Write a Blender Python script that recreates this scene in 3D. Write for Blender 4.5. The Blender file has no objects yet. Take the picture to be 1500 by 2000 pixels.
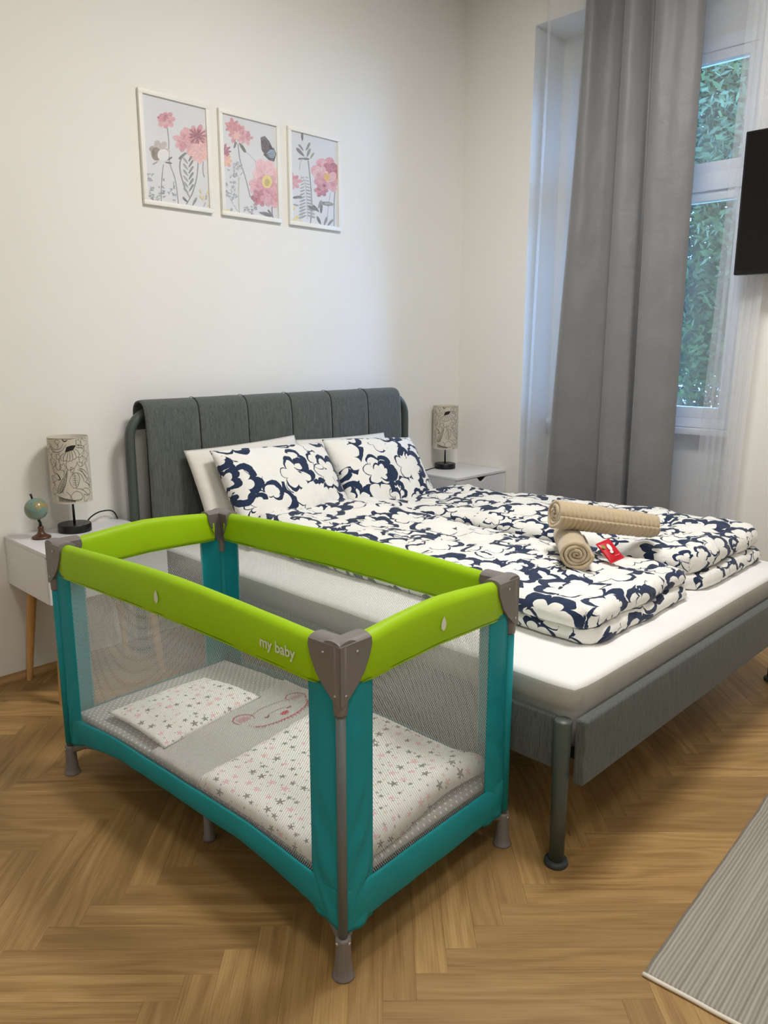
import bpy, bmesh, math, random
from math import sin, cos, pi, radians, sqrt, atan2
from mathutils import Vector, Matrix, noise

random.seed(7)
scene = bpy.context.scene
C = scene.collection

# ------------------------------------------------------------------ camera
cam_d = bpy.data.cameras.new('camera')
cam = bpy.data.objects.new('camera', cam_d)
C.objects.link(cam)
CAM = Vector((-1.5696, -3.0331, 1.3344))
YAW, PITCH, ROLL, FPX = radians(45.4454), radians(-12.0088), radians(0.0925), 1512.42
fw = Vector((sin(YAW) * cos(PITCH), cos(YAW) * cos(PITCH), sin(PITCH)))
rt0 = Vector((cos(YAW), -sin(YAW), 0))
up0 = rt0.cross(fw)
rt = rt0 * cos(ROLL) + up0 * sin(ROLL)
upv = -rt0 * sin(ROLL) + up0 * cos(ROLL)
cam.matrix_world = Matrix(((rt.x, upv.x, -fw.x, CAM.x), (rt.y, upv.y, -fw.y, CAM.y),
                           (rt.z, upv.z, -fw.z, CAM.z), (0, 0, 0, 1)))
cam_d.sensor_fit = 'VERTICAL'
cam_d.sensor_height = 36.0
cam_d.lens = FPX * 36.0 / 2000.0
cam_d.clip_start = 0.05
scene.camera = cam

# ------------------------------------------------------------------ world (overcast evening sky)
world = bpy.data.worlds.new('evening_sky')
scene.world = world
world.use_nodes = True
wn = world.node_tree
bg = wn.nodes['Background']
bg.inputs['Color'].default_value = (0.24, 0.47, 1.0, 1)
bg.inputs['Strength'].default_value = 38.0

# ------------------------------------------------------------------ room lamp on the ceiling
def area(name, loc, size, power, colr, rot=(0, 0, 0), shape='DISK'):
    l = bpy.data.lights.new(name, 'AREA')
    l.shape = shape
    l.size = size
    l.energy = power
    l.color = colr
    o = bpy.data.objects.new(name, l)
    o.location = loc
    o.rotation_euler = rot
    C.objects.link(o)
    return o
area('ceiling_lamp_light', (0.55, -1.85, 3.25), 0.7, 63, (1.0, 0.98, 0.95))
area('second_ceiling_lamp_light', (-1.2, -3.3, 3.25), 0.6, 25, (1.0, 0.98, 0.95))
# sampling portal in the window opening (emits nothing itself)
pl = area('window_portal', (2.66, -0.97, 1.86), 1.1, 1, (1, 1, 1), (0, radians(90), 0), 'RECTANGLE')
pl.data.size = 1.85
pl.data.size_y = 1.2
pl.data.cycles.is_portal = True

scene.view_settings.view_transform = 'Standard'
scene.view_settings.look = 'None'
scene.view_settings.gamma = 1.0
scene.view_settings.use_curve_mapping = False
scene.view_settings.exposure = -0.1
scene.cycles.transparent_max_bounces = 18
scene.cycles.adaptive_threshold = 0.03
scene.cycles.max_bounces = 7
scene.cycles.diffuse_bounces = 4

# ================================================================== helpers
def lin(c):
    c = c / 255.0
    return c / 12.92 if c <= 0.04045 else ((c + 0.055) / 1.055) ** 2.4
def rgb(r, g, b):
    return (lin(r), lin(g), lin(b), 1.0)

class NT:
    """thin wrapper that makes shader graphs short to write"""
    def __init__(self, name):
        self.m = bpy.data.materials.new(name)
        self.m.use_nodes = True
        self.t = self.m.node_tree
        self.b = self.t.nodes['Principled BSDF']
        self.out = self.t.nodes['Material Output']
    def n(self, typ, ins=None, **kw):
        nd = self.t.nodes.new(typ)
        for k, v in kw.items():
            setattr(nd, k, v)
        for k, v in (ins or {}).items():
            self.set(nd.inputs[k], v)
        return nd
    def set(self, sock, v):
        if isinstance(v, bpy.types.NodeSocket):
            self.t.links.new(v, sock)
        else:
            sock.default_value = v
    def math(self, op, a, b=None, c=None, clamp=False):
        nd = self.n('ShaderNodeMath', operation=op, use_clamp=clamp)
        for i, v in enumerate((a, b, c)):
            if v is not None:
                self.set(nd.inputs[i], v)
        return nd.outputs[0]
    def vmath(self, op, a, b=None, out=0):
        nd = self.n('ShaderNodeVectorMath', operation=op)
        self.set(nd.inputs[0], a)
        if b is not None:
            if op == 'SCALE':
                self.set(nd.inputs['Scale'], b)
            else:
                self.set(nd.inputs[1], b)
        return nd.outputs[out]
    def mix(self, f, a, b):
        nd = self.n('ShaderNodeMix', data_type='RGBA')
        self.set(nd.inputs[0], f)
        self.set(nd.inputs[6], a)
        self.set(nd.inputs[7], b)
        return nd.outputs[2]
    def ramp(self, f, stops):
        nd = self.n('ShaderNodeValToRGB', {'Fac': f})
        e = nd.color_ramp.elements
        while len(e) < len(stops):
            e.new(0.5)
        for el, (p, c) in zip(e, stops):
            el.position = p
            el.color = c
        return nd.outputs[0]
    def noise(self, vec, scale, detail=3, rough=0.5, out='Fac', dist=0.0):
        nd = self.n('ShaderNodeTexNoise', {'Vector': vec, 'Scale': scale, 'Detail': detail, 'Roughness': rough, 'Distortion': dist})
        return nd.outputs[out]
    def coord(self, which='Object'):
        return self.n('ShaderNodeTexCoord').outputs[which]
    def mapping(self, vec, scale=(1, 1, 1), rot=(0, 0, 0), loc=(0, 0, 0)):
        return self.n('ShaderNodeMapping', {'Vector': vec, 'Scale': scale, 'Rotation': rot, 'Location': loc}).outputs[0]
    def bump(self, h, strength=0.2, dist=0.002):
        nd = self.n('ShaderNodeBump', {'Height': h, 'Strength': strength, 'Distance': dist})
        self.set(self.b.inputs['Normal'], nd.outputs[0])
        return nd.outputs[0]
    def base(self, c, rough=0.5, spec=0.5, metal=0.0):
        self.set(self.b.inputs['Base Color'], c)
        self.set(self.b.inputs['Roughness'], rough)
        self.set(self.b.inputs['Specular IOR Level'], spec)
        self.set(self.b.inputs['Metallic'], metal)
        return self
    def translucent(self, c, fac):
        tr = self.n('ShaderNodeBsdfTranslucent', {'Color': c})
        mx = self.n('ShaderNodeMixShader', {0: fac, 1: self.b.outputs[0], 2: tr.outputs[0]})
        self.t.links.new(mx.outputs[0], self.out.inputs['Surface'])
        return mx
    def alpha_to(self, shader_out, fac):
        """fac = opacity"""
        tp = self.n('ShaderNodeBsdfTransparent')
        mx = self.n('ShaderNodeMixShader', {0: fac, 1: tp.outputs[0], 2: shader_out})
        self.t.links.new(mx.outputs[0], self.out.inputs['Surface'])

M = {}
def plain(key, c, rough=0.5, spec=0.5, metal=0.0, bump=None):
    t = NT(key)
    t.base(c, rough, spec, metal)
    if bump:
        t.bump(t.noise(t.coord(), bump[0], 4), bump[1], bump[2])
    else:
        v = t.noise(t.coord(), 30, 2)
        t.set(t.b.inputs['Base Color'], t.mix(t.math('MULTIPLY', v, 0.12), c, tuple(x * 0.8 for x in c[:3]) + (1,)))
    M[key] = t.m
    return t.m

def link(o, parent=None):
    C.objects.link(o)
    if parent is not None:
        o.parent = parent
    return o
def obj(name, me, mat=None, parent=None, smooth=True):
    o = bpy.data.objects.new(name, me)
    if mat is not None:
        for m in (mat if isinstance(mat, (list, tuple)) else [mat]):
            me.materials.append(M[m] if isinstance(m, str) else m)
    if smooth:
        for p in me.polygons:
            p.use_smooth = True
    return link(o, parent)
def tag(o, label, cat, group=None):
    o['label'] = label
    o['category'] = cat
    if group:
        o['group'] = group
    return o
def empty(name, loc=(0, 0, 0), rz=0.0, label=None, cat=None, group=None):
    o = bpy.data.objects.new(name, None)
    o.location = loc
    o.rotation_euler = (0, 0, rz)
    C.objects.link(o)
    if label:
        tag(o, label, cat, group)
    return o
def struct(name, me, mat, smooth=False, parent=None):
    o = obj(name, me, mat, parent, smooth)
    if parent is None:
        o['kind'] = 'structure'
    return o

def pydata(name, verts, faces, uvs=None, mats=None):
    me = bpy.data.meshes.new(name)
    me.from_pydata([tuple(v) for v in verts], [], faces)
    if uvs:
        uv = me.uv_layers.new(name='UVMap')
        for lp in me.loops:
            uv.data[lp.index].uv = uvs[lp.vertex_index]
    if mats:
        for p, mi in zip(me.polygons, mats):
            p.material_index = mi
    me.update()
    return me
def fromb(name, bm, bevel=0.0, seg=2):
    if bevel > 0:
        bmesh.ops.bevel(bm, geom=list(bm.edges), offset=bevel, segments=seg, affect='EDGES', profile=0.5, clamp_overlap=True)
    bmesh.ops.recalc_face_normals(bm, faces=bm.faces)
    me = bpy.data.meshes.new(name)
    bm.to_mesh(me)
    bm.free()
    return me
def box(bm, x0, x1, y0, y1, z0, z1, mtx=None):
    vs = [bm.verts.new((x, y, z)) for x in (x0, x1) for y in (y0, y1) for z in (z0, z1)]
    if mtx:
        for v in vs:
            v.co = mtx @ v.co
    for f in ((0, 1, 3, 2), (4, 6, 7, 5), (0, 4, 5, 1), (2, 3, 7, 6), (0, 2, 6, 4), (1, 5, 7, 3)):
        bm.faces.new([vs[i] for i in f])
def boxmesh(name, x0, x1, y0, y1, z0, z1, bevel=0.0, seg=2):
    bm = bmesh.new()
    box(bm, x0, x1, y0, y1, z0, z1)
    return fromb(name, bm, bevel, seg)
def auto(o, deg=35):
    """flat where sharp"""
    me = o.data
    bm = bmesh.new()
    bm.from_mesh(me)
    for e in bm.edges:
        if len(e.link_faces) == 2:
            e.smooth = e.calc_face_angle(0) < radians(deg)
    bm.to_mesh(me)
    bm.free()
    return o
def lathe(name, prof, n=32, center=(0, 0, 0)):
    """prof: list of (r, z) bottom to top; r=0 ends are closed"""
    verts, faces, ring = [], [], []
    for r, z in prof:
        if r < 1e-6:
            ring.append([len(verts)])
            verts.append((center[0], center[1], center[2] + z))
        else:
            ring.append(list(range(len(verts), len(verts) + n)))
            for k in range(n):
                a = 2 * pi * k / n
                verts.append((center[0] + r * cos(a), center[1] + r * sin(a), center[2] + z))
    for a, b in zip(ring, ring[1:]):
        for k in range(n):
            k2 = (k + 1) % n
            if len(a) == 1 and len(b) == 1:
                continue
            if len(a) == 1:
                faces.append((a[0], b[k2], b[k]))
            elif len(b) == 1:
                faces.append((a[k], a[k2], b[0]))
            else:
                faces.append((a[k], a[k2], b[k2], b[k]))
    return pydata(name, verts, faces)
def tube(name, pts, rad, n=12, cap=True):
    """swept tube; rad number or list"""
    pts = [Vector(p) for p in pts]
    R = rad if isinstance(rad, (list, tuple)) else [rad] * len(pts)
    verts, faces = [], []
    t = (pts[1] - pts[0]).normalized()
    ref = Vector((0, 0, 1)) if abs(t.z) < 0.9 else Vector((1, 0, 0))
    nrm = t.cross(ref).normalized()
    for i, p in enumerate(pts):
        if i == 0:
            t = (pts[1] - pts[0]).normalized()
        elif i == len(pts) - 1:
            t = (pts[-1] - pts[-2]).normalized()
        else:
            t = ((pts[i + 1] - p).normalized() + (p - pts[i - 1]).normalized()).normalized()
        nrm = (nrm - t * nrm.dot(t)).normalized()
        b = t.cross(nrm)
        for k in range(n):
            a = 2 * pi * k / n
            verts.append(p + (nrm * cos(a) + b * sin(a)) * R[i])
    for i in range(len(pts) - 1):
        for k in range(n):
            k2 = (k + 1) % n
            faces.append((i * n + k, i * n + k2, (i + 1) * n + k2, (i + 1) * n + k))
    if cap:
        faces.append(tuple(range(n - 1, -1, -1)))
        faces.append(tuple(range((len(pts) - 1) * n, len(pts) * n)))
    return pydata(name, verts, faces)
def prism(bm, poly, z0, z1, f=None):
    """extrude 2D polygon; f maps (x,y,z) to space"""
    f = f or (lambda x, y, z: (x, y, z))
    lo = [bm.verts.new(f(x, y, z0)) for x, y in poly]
    hi = [bm.verts.new(f(x, y, z1)) for x, y in poly]
    n = len(poly)
    bm.faces.new(lo[::-1])
    bm.faces.new(hi)
    for i in range(n):
        bm.faces.new((lo[i], lo[(i + 1) % n], hi[(i + 1) % n], hi[i]))
def grid(name, f, nu, nv, uvf=None, matf=None):
    verts, uvs, faces, mi = [], [], [], []
    for j in range(nv + 1):
        for i in range(nu + 1):
            u, v = i / nu, j / nv
            verts.append(f(u, v))
            uvs.append(uvf(u, v) if uvf else (u, v))
    for j in range(nv):
        for i in range(nu):
            a = j * (nu + 1) + i
            faces.append((a, a + 1, a + nu + 2, a + nu + 1))
            if matf:
                mi.append(matf((i + .5) / nu, (j + .5) / nv))
    return pydata(name, verts, faces, uvs, mi or None)
def solidify(o, t, offset=0):
    m = o.modifiers.new('thickness', 'SOLIDIFY')
    m.thickness = t
    m.offset = offset
    return o
def fbm(x, y, z=0.0, o=3):
    s, a = 0.0, 1.0
    for k in range(o):
        s += a * noise.noise(Vector((x, y, z + 7.3 * k)))
        x, y, a = x * 2.03, y * 2.03, a * 0.5
    return s
def smooth(t):
    t = max(0.0, min(1.0, t))
    return t * t * (3 - 2 * t)
def lerp(a, b, t):
    return a + (b - a) * t
def catmull(pts, n):
    """pts list of tuples -> n+1 samples of an interpolating spline"""
    out = []
    m = len(pts) - 1
    for i in range(n + 1):
        t = i / n * m
        k = min(int(t), m - 1)
        f = t - k
        p = [pts[max(0, min(m, k + d))] for d in (-1, 0, 1, 2)]
        out.append(tuple(0.5 * (2 * b + (c - a) * f + (2 * a - 5 * b + 4 * c - d) * f * f + (3 * b - a - 3 * c + d) * f ** 3)
                         for a, b, c, d in zip(*p)))
    return out
def ribbon_mesh(name, strokes, surf):
    """strokes: list of (points2d, width, colour); surf(x, y) -> 3D point; flat print laid on a surface. colour goes to attribute Col"""
    verts, faces, cols = [], [], []
    for s in strokes:
        kind, pts, w, c = s
        if kind == 'line':
            n = len(pts)
            base = len(verts)
            for i, (x, y) in enumerate(pts):
                a = pts[max(0, i - 1)]
                b = pts[min(n - 1, i + 1)]
                dx, dy = b[0] - a[0], b[1] - a[1]
                l = sqrt(dx * dx + dy * dy) or 1.0
                ww = w * (0.55 + 0.45 * sin(pi * min(1, max(0, i / (n - 1))))) / 2
                verts.append(surf(x - dy / l * ww, y + dx / l * ww))
                verts.append(surf(x + dy / l * ww, y - dx / l * ww))
                cols += [c, c]
            for i in range(n - 1):
                a = base + 2 * i
                faces.append((a, a + 1, a + 3, a + 2))
        else:
            base = len(verts)
            for x, y in pts:
                verts.append(surf(x, y))
                cols.append(c)
            faces.append(tuple(range(base, base + len(pts))))
    me = pydata(name, verts, faces)
    ca = me.color_attributes.new('Col', 'FLOAT_COLOR', 'POINT')
    for i, c in enumerate(cols):
        ca.data[i].color = c
    return me

# ================================================================== materials
t = NT('wall_paint')
co = t.coord()
t.base(t.mix(t.noise(co, 1.3, 3), rgb(240, 238, 232), rgb(233, 231, 225)), 0.85, 0.2)
t.bump(t.noise(co, 220, 3), 0.08, 0.001)
M['wall'] = t.m
t = NT('ceiling_paint')
t.base(t.mix(t.noise(t.coord(), 1.1, 2), rgb(244, 243, 240), rgb(238, 237, 233)), 0.9, 0.2)
M['ceiling'] = t.m

t = NT('oak_parquet')
uv = t.coord('UV')
tone = t.n('ShaderNodeAttribute', attribute_name='tone', attribute_type='GEOMETRY').outputs['Fac']
sep = t.n('ShaderNodeSeparateXYZ', {0: uv})
lng = t.mapping(uv, (1.6, 26, 1))
warp = t.noise(t.mapping(uv, (1.7, 8, 1)), 1.0, 2)
rings = t.math('SINE', t.math('ADD', t.math('MULTIPLY', warp, 34.0), t.math('MULTIPLY', sep.outputs[1], 160.0)))
fib = t.noise(t.mapping(uv, (5, 260, 1)), 1.0, 4, 0.7)
blot = t.noise(lng, 1.0, 3)
g = t.math('ADD', t.math('MULTIPLY', rings, 0.055), t.math('ADD', t.math('MULTIPLY', fib, 0.62), t.math('MULTIPLY', blot, 0.46)))
wood = t.ramp(g, [(0.34, rgb(134, 100, 57)), (0.54, rgb(168, 132, 81)), (0.76, rgb(191, 156, 103))])
wood = t.mix(t.math('MULTIPLY', tone, 0.62), wood, rgb(128, 98, 58))
knot = t.math('LESS_THAN', t.n('ShaderNodeTexVoronoi', {'Vector': t.mapping(uv, (2.3, 9, 1)), 'Scale': 1.0}).outputs['Distance'], 0.032)
wood = t.mix(t.math('MULTIPLY', knot, 0.5), wood, rgb(70, 48, 28))
t.base(wood, 0.42, 0.4)
t.set(t.b.inputs['Roughness'], t.math('ADD', 0.36, t.math('MULTIPLY', fib, 0.16)))
t.bump(fib, 0.12, 0.001)
M['oak'] = t.m
plain('floor_joint', rgb(96, 70, 42), 0.9, 0.1)
t = NT('oak_strip')
fib = t.noise(t.mapping(t.coord(), (3, 60, 60)), 1.0, 3)
t.base(t.ramp(fib, [(0.3, rgb(150, 115, 72)), (0.7, rgb(186, 148, 98))]), 0.5, 0.4)
M['oak_strip'] = t.m
t = NT('beech_leg')
fib = t.noise(t.mapping(t.coord(), (90, 90, 4)), 1.0, 3)
t.base(t.ramp(fib, [(0.3, rgb(188, 140, 84)), (0.7, rgb(214, 168, 110))]), 0.45, 0.4)
M['beech'] = t.m

def heather(key, dark, light, vscale, bumpd=0.0012):
    t = NT(key)
    co = t.coord()
    f1 = t.noise(t.mapping(co, vscale), 1.0, 4, 0.7)
    f2 = t.noise(t.mapping(co, tuple(v * 0.35 for v in vscale)), 1.0, 2)
    t.base(t.ramp(t.math('ADD', t.math('MULTIPLY', f1, 0.75), t.math('MULTIPLY', f2, 0.25)), [(0.34, dark), (0.64, light)]), 0.95, 0.15)
    t.set(t.b.inputs['Sheen Weight'], 0.2)
    t.bump(f1, 0.5, bumpd)
    M[key] = t.m
heather('bed_fabric', rgb(68, 72, 69), rgb(104, 109, 104), (420, 420, 26))
plain('bed_metal', rgb(74, 82, 76), 0.42, 0.45)
plain('bed_metal_foot', rgb(58, 64, 66), 0.5, 0.4)
plain('dark_gap', rgb(40, 42, 40), 0.9, 0.1)

def cotton(key, c, wrinkle=0.35, scale=14, sheen=0.15, c2=None):
    t = NT(key)
    co = t.coord()
    t.base(t.mix(t.noise(co, 5, 3), c, c2 or tuple(x * 0.95 for x in c[:3]) + (1,)), 0.85, 0.25)
    t.set(t.b.inputs['Sheen Weight'], sheen)
    n1 = t.noise(co, scale, 4, 0.55, dist=0.8)
    t.bump(n1, wrinkle, 0.02)
    M[key] = t.m
    return t
cotton('sheet', rgb(238, 237, 235), 0.12, 9)
cotton('white_pillow', rgb(234, 230, 222), 0.3, 12)

# navy scalloped cloud print on white cotton
t = NT('cloud_print')
uv = t.coord('UV')
nz = t.noise(uv, 11, 3, 0.5, 'Color')
p0 = t.vmath('ADD', uv, t.vmath('SCALE', t.vmath('SUBTRACT', nz, (0.5, 0.5, 0.5)), 0.045))
def cloud(t, p, scale, r0, lobes, thick, seed):
    p = t.vmath('ADD', p, (seed, seed * 1.7, 0))
    v = t.n('ShaderNodeTexVoronoi', {'Vector': p, 'Scale': scale, 'Randomness': 0.75}, voronoi_dimensions='2D')
    l = t.vmath('SUBTRACT', p, v.outputs['Position'])
    sx = t.n('ShaderNodeSeparateXYZ', {0: l})
    ang = t.math('ARCTAN2', sx.outputs[1], sx.outputs[0])
    rad = t.vmath('LENGTH', l, out=1)
    cs = t.n('ShaderNodeSeparateColor', {0: v.outputs['Color']})
    ph = t.math('MULTIPLY', cs.outputs[0], 6.283)
    lob = t.math('POWER', t.math('ABSOLUTE', t.math('COSINE', t.math('ADD', t.math('MULTIPLY', ang, lobes / 2.0), ph))), 0.55)
    R = t.math('MULTIPLY', t.math('ADD', 0.66, t.math('MULTIPLY', lob, 0.34)), t.math('MULTIPLY', r0, t.math('ADD', 0.75, t.math('MULTIPLY', cs.outputs[1], 0.5))))
    d = t.math('ABSOLUTE', t.math('SUBTRACT', rad, R))
    side = t.math('COSINE', t.math('ADD', ang, t.math('ADD', -1.2, t.math('MULTIPLY', cs.outputs[2], 1.6))))
    w = t.math('MULTIPLY', thick, t.math('ADD', 0.62, t.math('MULTIPLY', side, 0.5)))
    return t.math('LESS_THAN', d, w), t.math('LESS_THAN', rad, R)
m1, in1 = cloud(t, p0, 4.6, 0.112, 6, 0.021, 0.0)
m2, in2 = cloud(t, p0, 8.2, 0.055, 5, 0.0125, 3.37)
pick = t.math('GREATER_THAN', t.noise(uv, 5.0, 1), 0.49)
ink = t.math('MAXIMUM', m1, t.math('MULTIPLY', m2, pick))
brush = t.math('GREATER_THAN', t.noise(t.mapping(uv, (60, 60, 60)), 1.0, 3), 0.25)
ink = t.math('MULTIPLY', ink, brush)
t.base(t.mix(ink, rgb(240, 239, 234), rgb(38, 52, 80)), 0.85, 0.2)
t.set(t.b.inputs['Sheen Weight'], 0.15)
t.bump(t.noise(t.coord(), 13, 4, 0.55, dist=0.9), 0.42, 0.02)
M['cloud_print'] = t.m

def fabric_trans(key, c, tc, fac, wr=0.25, scale=20, rough=0.6, spec=0.35):
    t = NT(key)
    co = t.coord()
    t.base(t.mix(t.noise(co, 6, 2), c, tuple(x * 0.9 for x in c[:3]) + (1,)), rough, spec)
    t.bump(t.noise(t.mapping(co, (1, 1, .5)), scale, 3, dist=0.6), wr, 0.01)
    t.translucent(tc, fac)
    M[key] = t.m
fabric_trans('lime_fabric', rgb(174, 216, 4), rgb(196, 244, 6), 0.2, 0.16, 16, 0.5)
fabric_trans('teal_fabric', rgb(34, 168, 174), rgb(0, 184, 214), 0.28, 0.2, 24, 0.55)
plain('lime_seam', rgb(96, 128, 4), 0.7, 0.2)
plain('cot_plastic', rgb(122, 115, 112), 0.38, 0.45)
plain('cot_post', rgb(104, 112, 112), 0.35, 0.5)
plain('screw', rgb(205, 205, 205), 0.3, 0.5, 0.8)
plain('white_print', rgb(226, 230, 214), 0.5, 0.3)

t = NT('netting')
uv = t.coord('UV')
sx = t.n('ShaderNodeSeparateXYZ', {0: uv})
P = 0.0062
def strand(sign):
    k = t.math('ADD', sx.outputs[0], t.math('MULTIPLY', sx.outputs[1], 0.6 * sign))
    return t.math('LESS_THAN', t.math('FRACT', t.math('DIVIDE', k, P)), 0.21)
op = t.math('MAXIMUM', strand(1), strand(-1))
t.base(rgb(214, 217, 216), 0.8, 0.1)
mx = t.translucent(rgb(214, 217, 216), 0.35)
t.alpha_to(mx.outputs[0], op)
M['netting'] = t.m

# dotted grey floor pad of the cot
t = NT('dotted_grey')
uv = t.coord('UV')
sc = t.vmath('SCALE', t.mapping(uv, (1, 1, 1), (0, 0, radians(45))), 1 / 0.017)
loc = t.vmath('SUBTRACT', t.vmath('FRACTION', sc), (0.5, 0.5, 0.0))
sx = t.n('ShaderNodeSeparateXYZ', {0: loc})
r = t.math('SQRT', t.math('ADD', t.math('MULTIPLY', sx.outputs[0], sx.outputs[0]), t.math('MULTIPLY', sx.outputs[1], sx.outputs[1])))
t.base(t.mix(t.math('LESS_THAN', r, 0.2), rgb(172, 171, 168), rgb(232, 231, 226)), 0.9, 0.2)
t.bump(t.noise(t.coord(), 9, 3), 0.2, 0.01)
M['dotted_grey'] = t.m

# star print
def star_layer(t, uv, scale, size, seed, lo, hi):
    p = t.vmath('ADD', uv, (seed, seed * 2.3, 0))
    v = t.n('ShaderNodeTexVoronoi', {'Vector': p, 'Scale': scale, 'Randomness': 0.62}, voronoi_dimensions='2D')
    l = t.vmath('SUBTRACT', p, v.outputs['Position'])
    s = t.n('ShaderNodeSeparateXYZ', {0: l})
    cs = t.n('ShaderNodeSeparateColor', {0: v.outputs['Color']})
    a = t.math('ADD', t.math('ARCTAN2', s.outputs[1], s.outputs[0]), t.math('MULTIPLY', cs.outputs[0], 6.28))
    fr = t.math('ABSOLUTE', t.math('SUBTRACT', t.math('FRACT', t.math('DIVIDE', a, 2 * pi / 5)), 0.5))
    R = t.math('MULTIPLY', t.math('MULTIPLY', size, t.math('ADD', lo, t.math('MULTIPLY', cs.outputs[1], hi))),
               t.math('ADD', 0.36, t.math('MULTIPLY', t.math('POWER', t.math('MULTIPLY', fr, 2.0), 1.6), 0.64)))
    return t.math('LESS_THAN', t.vmath('LENGTH', l, out=1), R), cs.outputs[2]
t = NT('star_print')
uv = t.coord('UV')
a1, k1 = star_layer(t, uv, 25, 0.0135, 0.0, 0.5, 0.6)
a2, k2 = star_layer(t, uv, 38, 0.0065, 5.1, 0.4, 0.6)
c1 = t.mix(t.math('GREATER_THAN', k1, 0.58), rgb(122, 120, 116), rgb(240, 190, 200))
c2 = t.mix(t.math('GREATER_THAN', k2, 0.55), rgb(158, 156, 150), rgb(228, 210, 186))
cc = t.mix(a2, rgb(244, 243, 240), c2)
cc = t.mix(a1, cc, c1)
t.base(cc, 0.9, 0.2)
t.bump(t.noise(t.coord(), 12, 3), 0.2, 0.01)
M['star_print'] = t.m
cotton('grey_cotton', rgb(190, 188, 186), 0.35, 11)

def printed(key, rough=0.6):
    t = NT(key)
    at = t.n('ShaderNodeAttribute', attribute_name='Col', attribute_type='GEOMETRY')
    n = t.noise(t.coord(), 55, 3)
    t.base(t.mix(t.math('MULTIPLY', n, 0.4), at.outputs['Color'], rgb(238, 232, 232)), rough, 0.3)
    M[key] = t.m
printed('watercolour')
t = NT('ink')
at = t.n('ShaderNodeAttribute', attribute_name='Col', attribute_type='GEOMETRY')
t.base(at.outputs['Color'], 0.8, 0.2)
t.bump(t.noise(t.coord(), 400, 2), 0.1, 0.0005)
M['ink'] = t.m
t = NT('poster_paper')
t.base(t.mix(t.noise(t.coord(), 6, 3), rgb(226, 226, 228), rgb(214, 216, 220)), 0.35, 0.4)
M['paper'] = t.m
plain('white_frame', rgb(240, 238, 230), 0.45, 0.4)
plain('white_lacquer', rgb(228, 228, 230), 0.4, 0.45)
plain('slot_shade', rgb(26, 26, 28), 0.8, 0.2)
plain('lamp_black', rgb(14, 14, 15), 0.35, 0.45)
plain('cable_black', rgb(22, 22, 24), 0.45, 0.4)
plain('chrome', rgb(200, 200, 202), 0.14, 0.5, 1.0)
t = NT('shade_linen')
w1 = t.noise(t.mapping(t.coord(), (500, 500, 40)), 1.0, 2)
w2 = t.noise(t.mapping(t.coord(), (40, 40, 500)), 1.0, 2)
t.base(t.mix(t.math('MULTIPLY', t.math('ADD', w1, w2), 0.5), rgb(212, 204, 188), rgb(230, 224, 210)), 0.9, 0.15)
t.translucent(rgb(226, 214, 190), 0.2)
M['shade'] = t.m
t = NT('globe_map')
co = t.coord()
land = t.math('GREATER_THAN', t.noise(co, 34, 4, 0.55), 0.535)
t.base(t.mix(land, t.mix(t.noise(co, 60, 2), rgb(96, 128, 122), rgb(130, 152, 138)), t.mix(t.noise(co, 90, 2), rgb(176, 160, 110), rgb(120, 112, 76))), 0.22, 0.5)
M['globe'] = t.m
t = NT('dark_turned_wood')
t.base(t.mix(t.noise(t.mapping(t.coord(), (30, 30, 200)), 1.0, 3), rgb(60, 34, 24), rgb(104, 64, 42)), 0.35, 0.5)
M['dark_wood'] = t.m

t = NT('blackout_satin')
co = t.coord()
wv = t.noise(t.mapping(co, (260, 260, 260)), 1.0, 2)
t.base(t.mix(wv, rgb(116, 116, 118), rgb(126, 126, 128)), 0.5, 0.4)
t.set(t.b.inputs['Sheen Weight'], 0.25)
t.bump(t.noise(t.mapping(co, (4, 4, 5)), 3.0, 3, dist=0.5), 0.15, 0.02)
M['curtain'] = t.m
def voile(key, opac):
    t = NT(key)
    t.base(rgb(240, 241, 244), 0.8, 0.1)
    mx = t.translucent(rgb(240, 242, 246), 0.5)
    th = t.noise(t.mapping(t.coord(), (300, 300, 300)), 1.0, 2)
    t.alpha_to(mx.outputs[0], t.math('ADD', opac - 0.08, t.math('MULTIPLY', th, 0.16)))
    M[key] = t.m
voile('voile', 0.22)
voile('voile_hem', 0.5)
plain('rod_metal', rgb(150, 150, 150), 0.3, 0.5, 0.9)
plain('window_paint', rgb(232, 234, 236), 0.4, 0.45)
t = NT('pane_glass')
gl = t.n('ShaderNodeBsdfGlossy', {'Color': (1, 1, 1, 1), 'Roughness': 0.02})
tp = t.n('ShaderNodeBsdfTransparent', {'Color': (0.86, 0.93, 0.92, 1)})
fr = t.n('ShaderNodeFresnel', {'IOR': 1.5})
mx = t.n('ShaderNodeMixShader', {0: fr.outputs[0], 1: tp.outputs[0], 2: gl.outputs[0]})
t.t.links.new(mx.outputs[0], t.out.inputs['Surface'])
M['glass'] = t.m
t = NT('leaf_green')
t.base(t.mix(t.noise(t.coord(), 1.5, 2), rgb(42, 54, 22), rgb(64, 76, 32)), 0.6, 0.3)
t.translucent(rgb(72, 84, 34), 0.3)
M['leaf'] = t.m
plain('bark', rgb(84, 70, 56), 0.9, 0.2, 0, (30, 0.6, 0.02))
plain('tv_black', rgb(10, 10, 12), 0.35, 0.4)
t = NT('tv_screen')
t.base(rgb(6, 6, 8), 0.2, 0.45)
M['tv_screen'] = t.m

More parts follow.
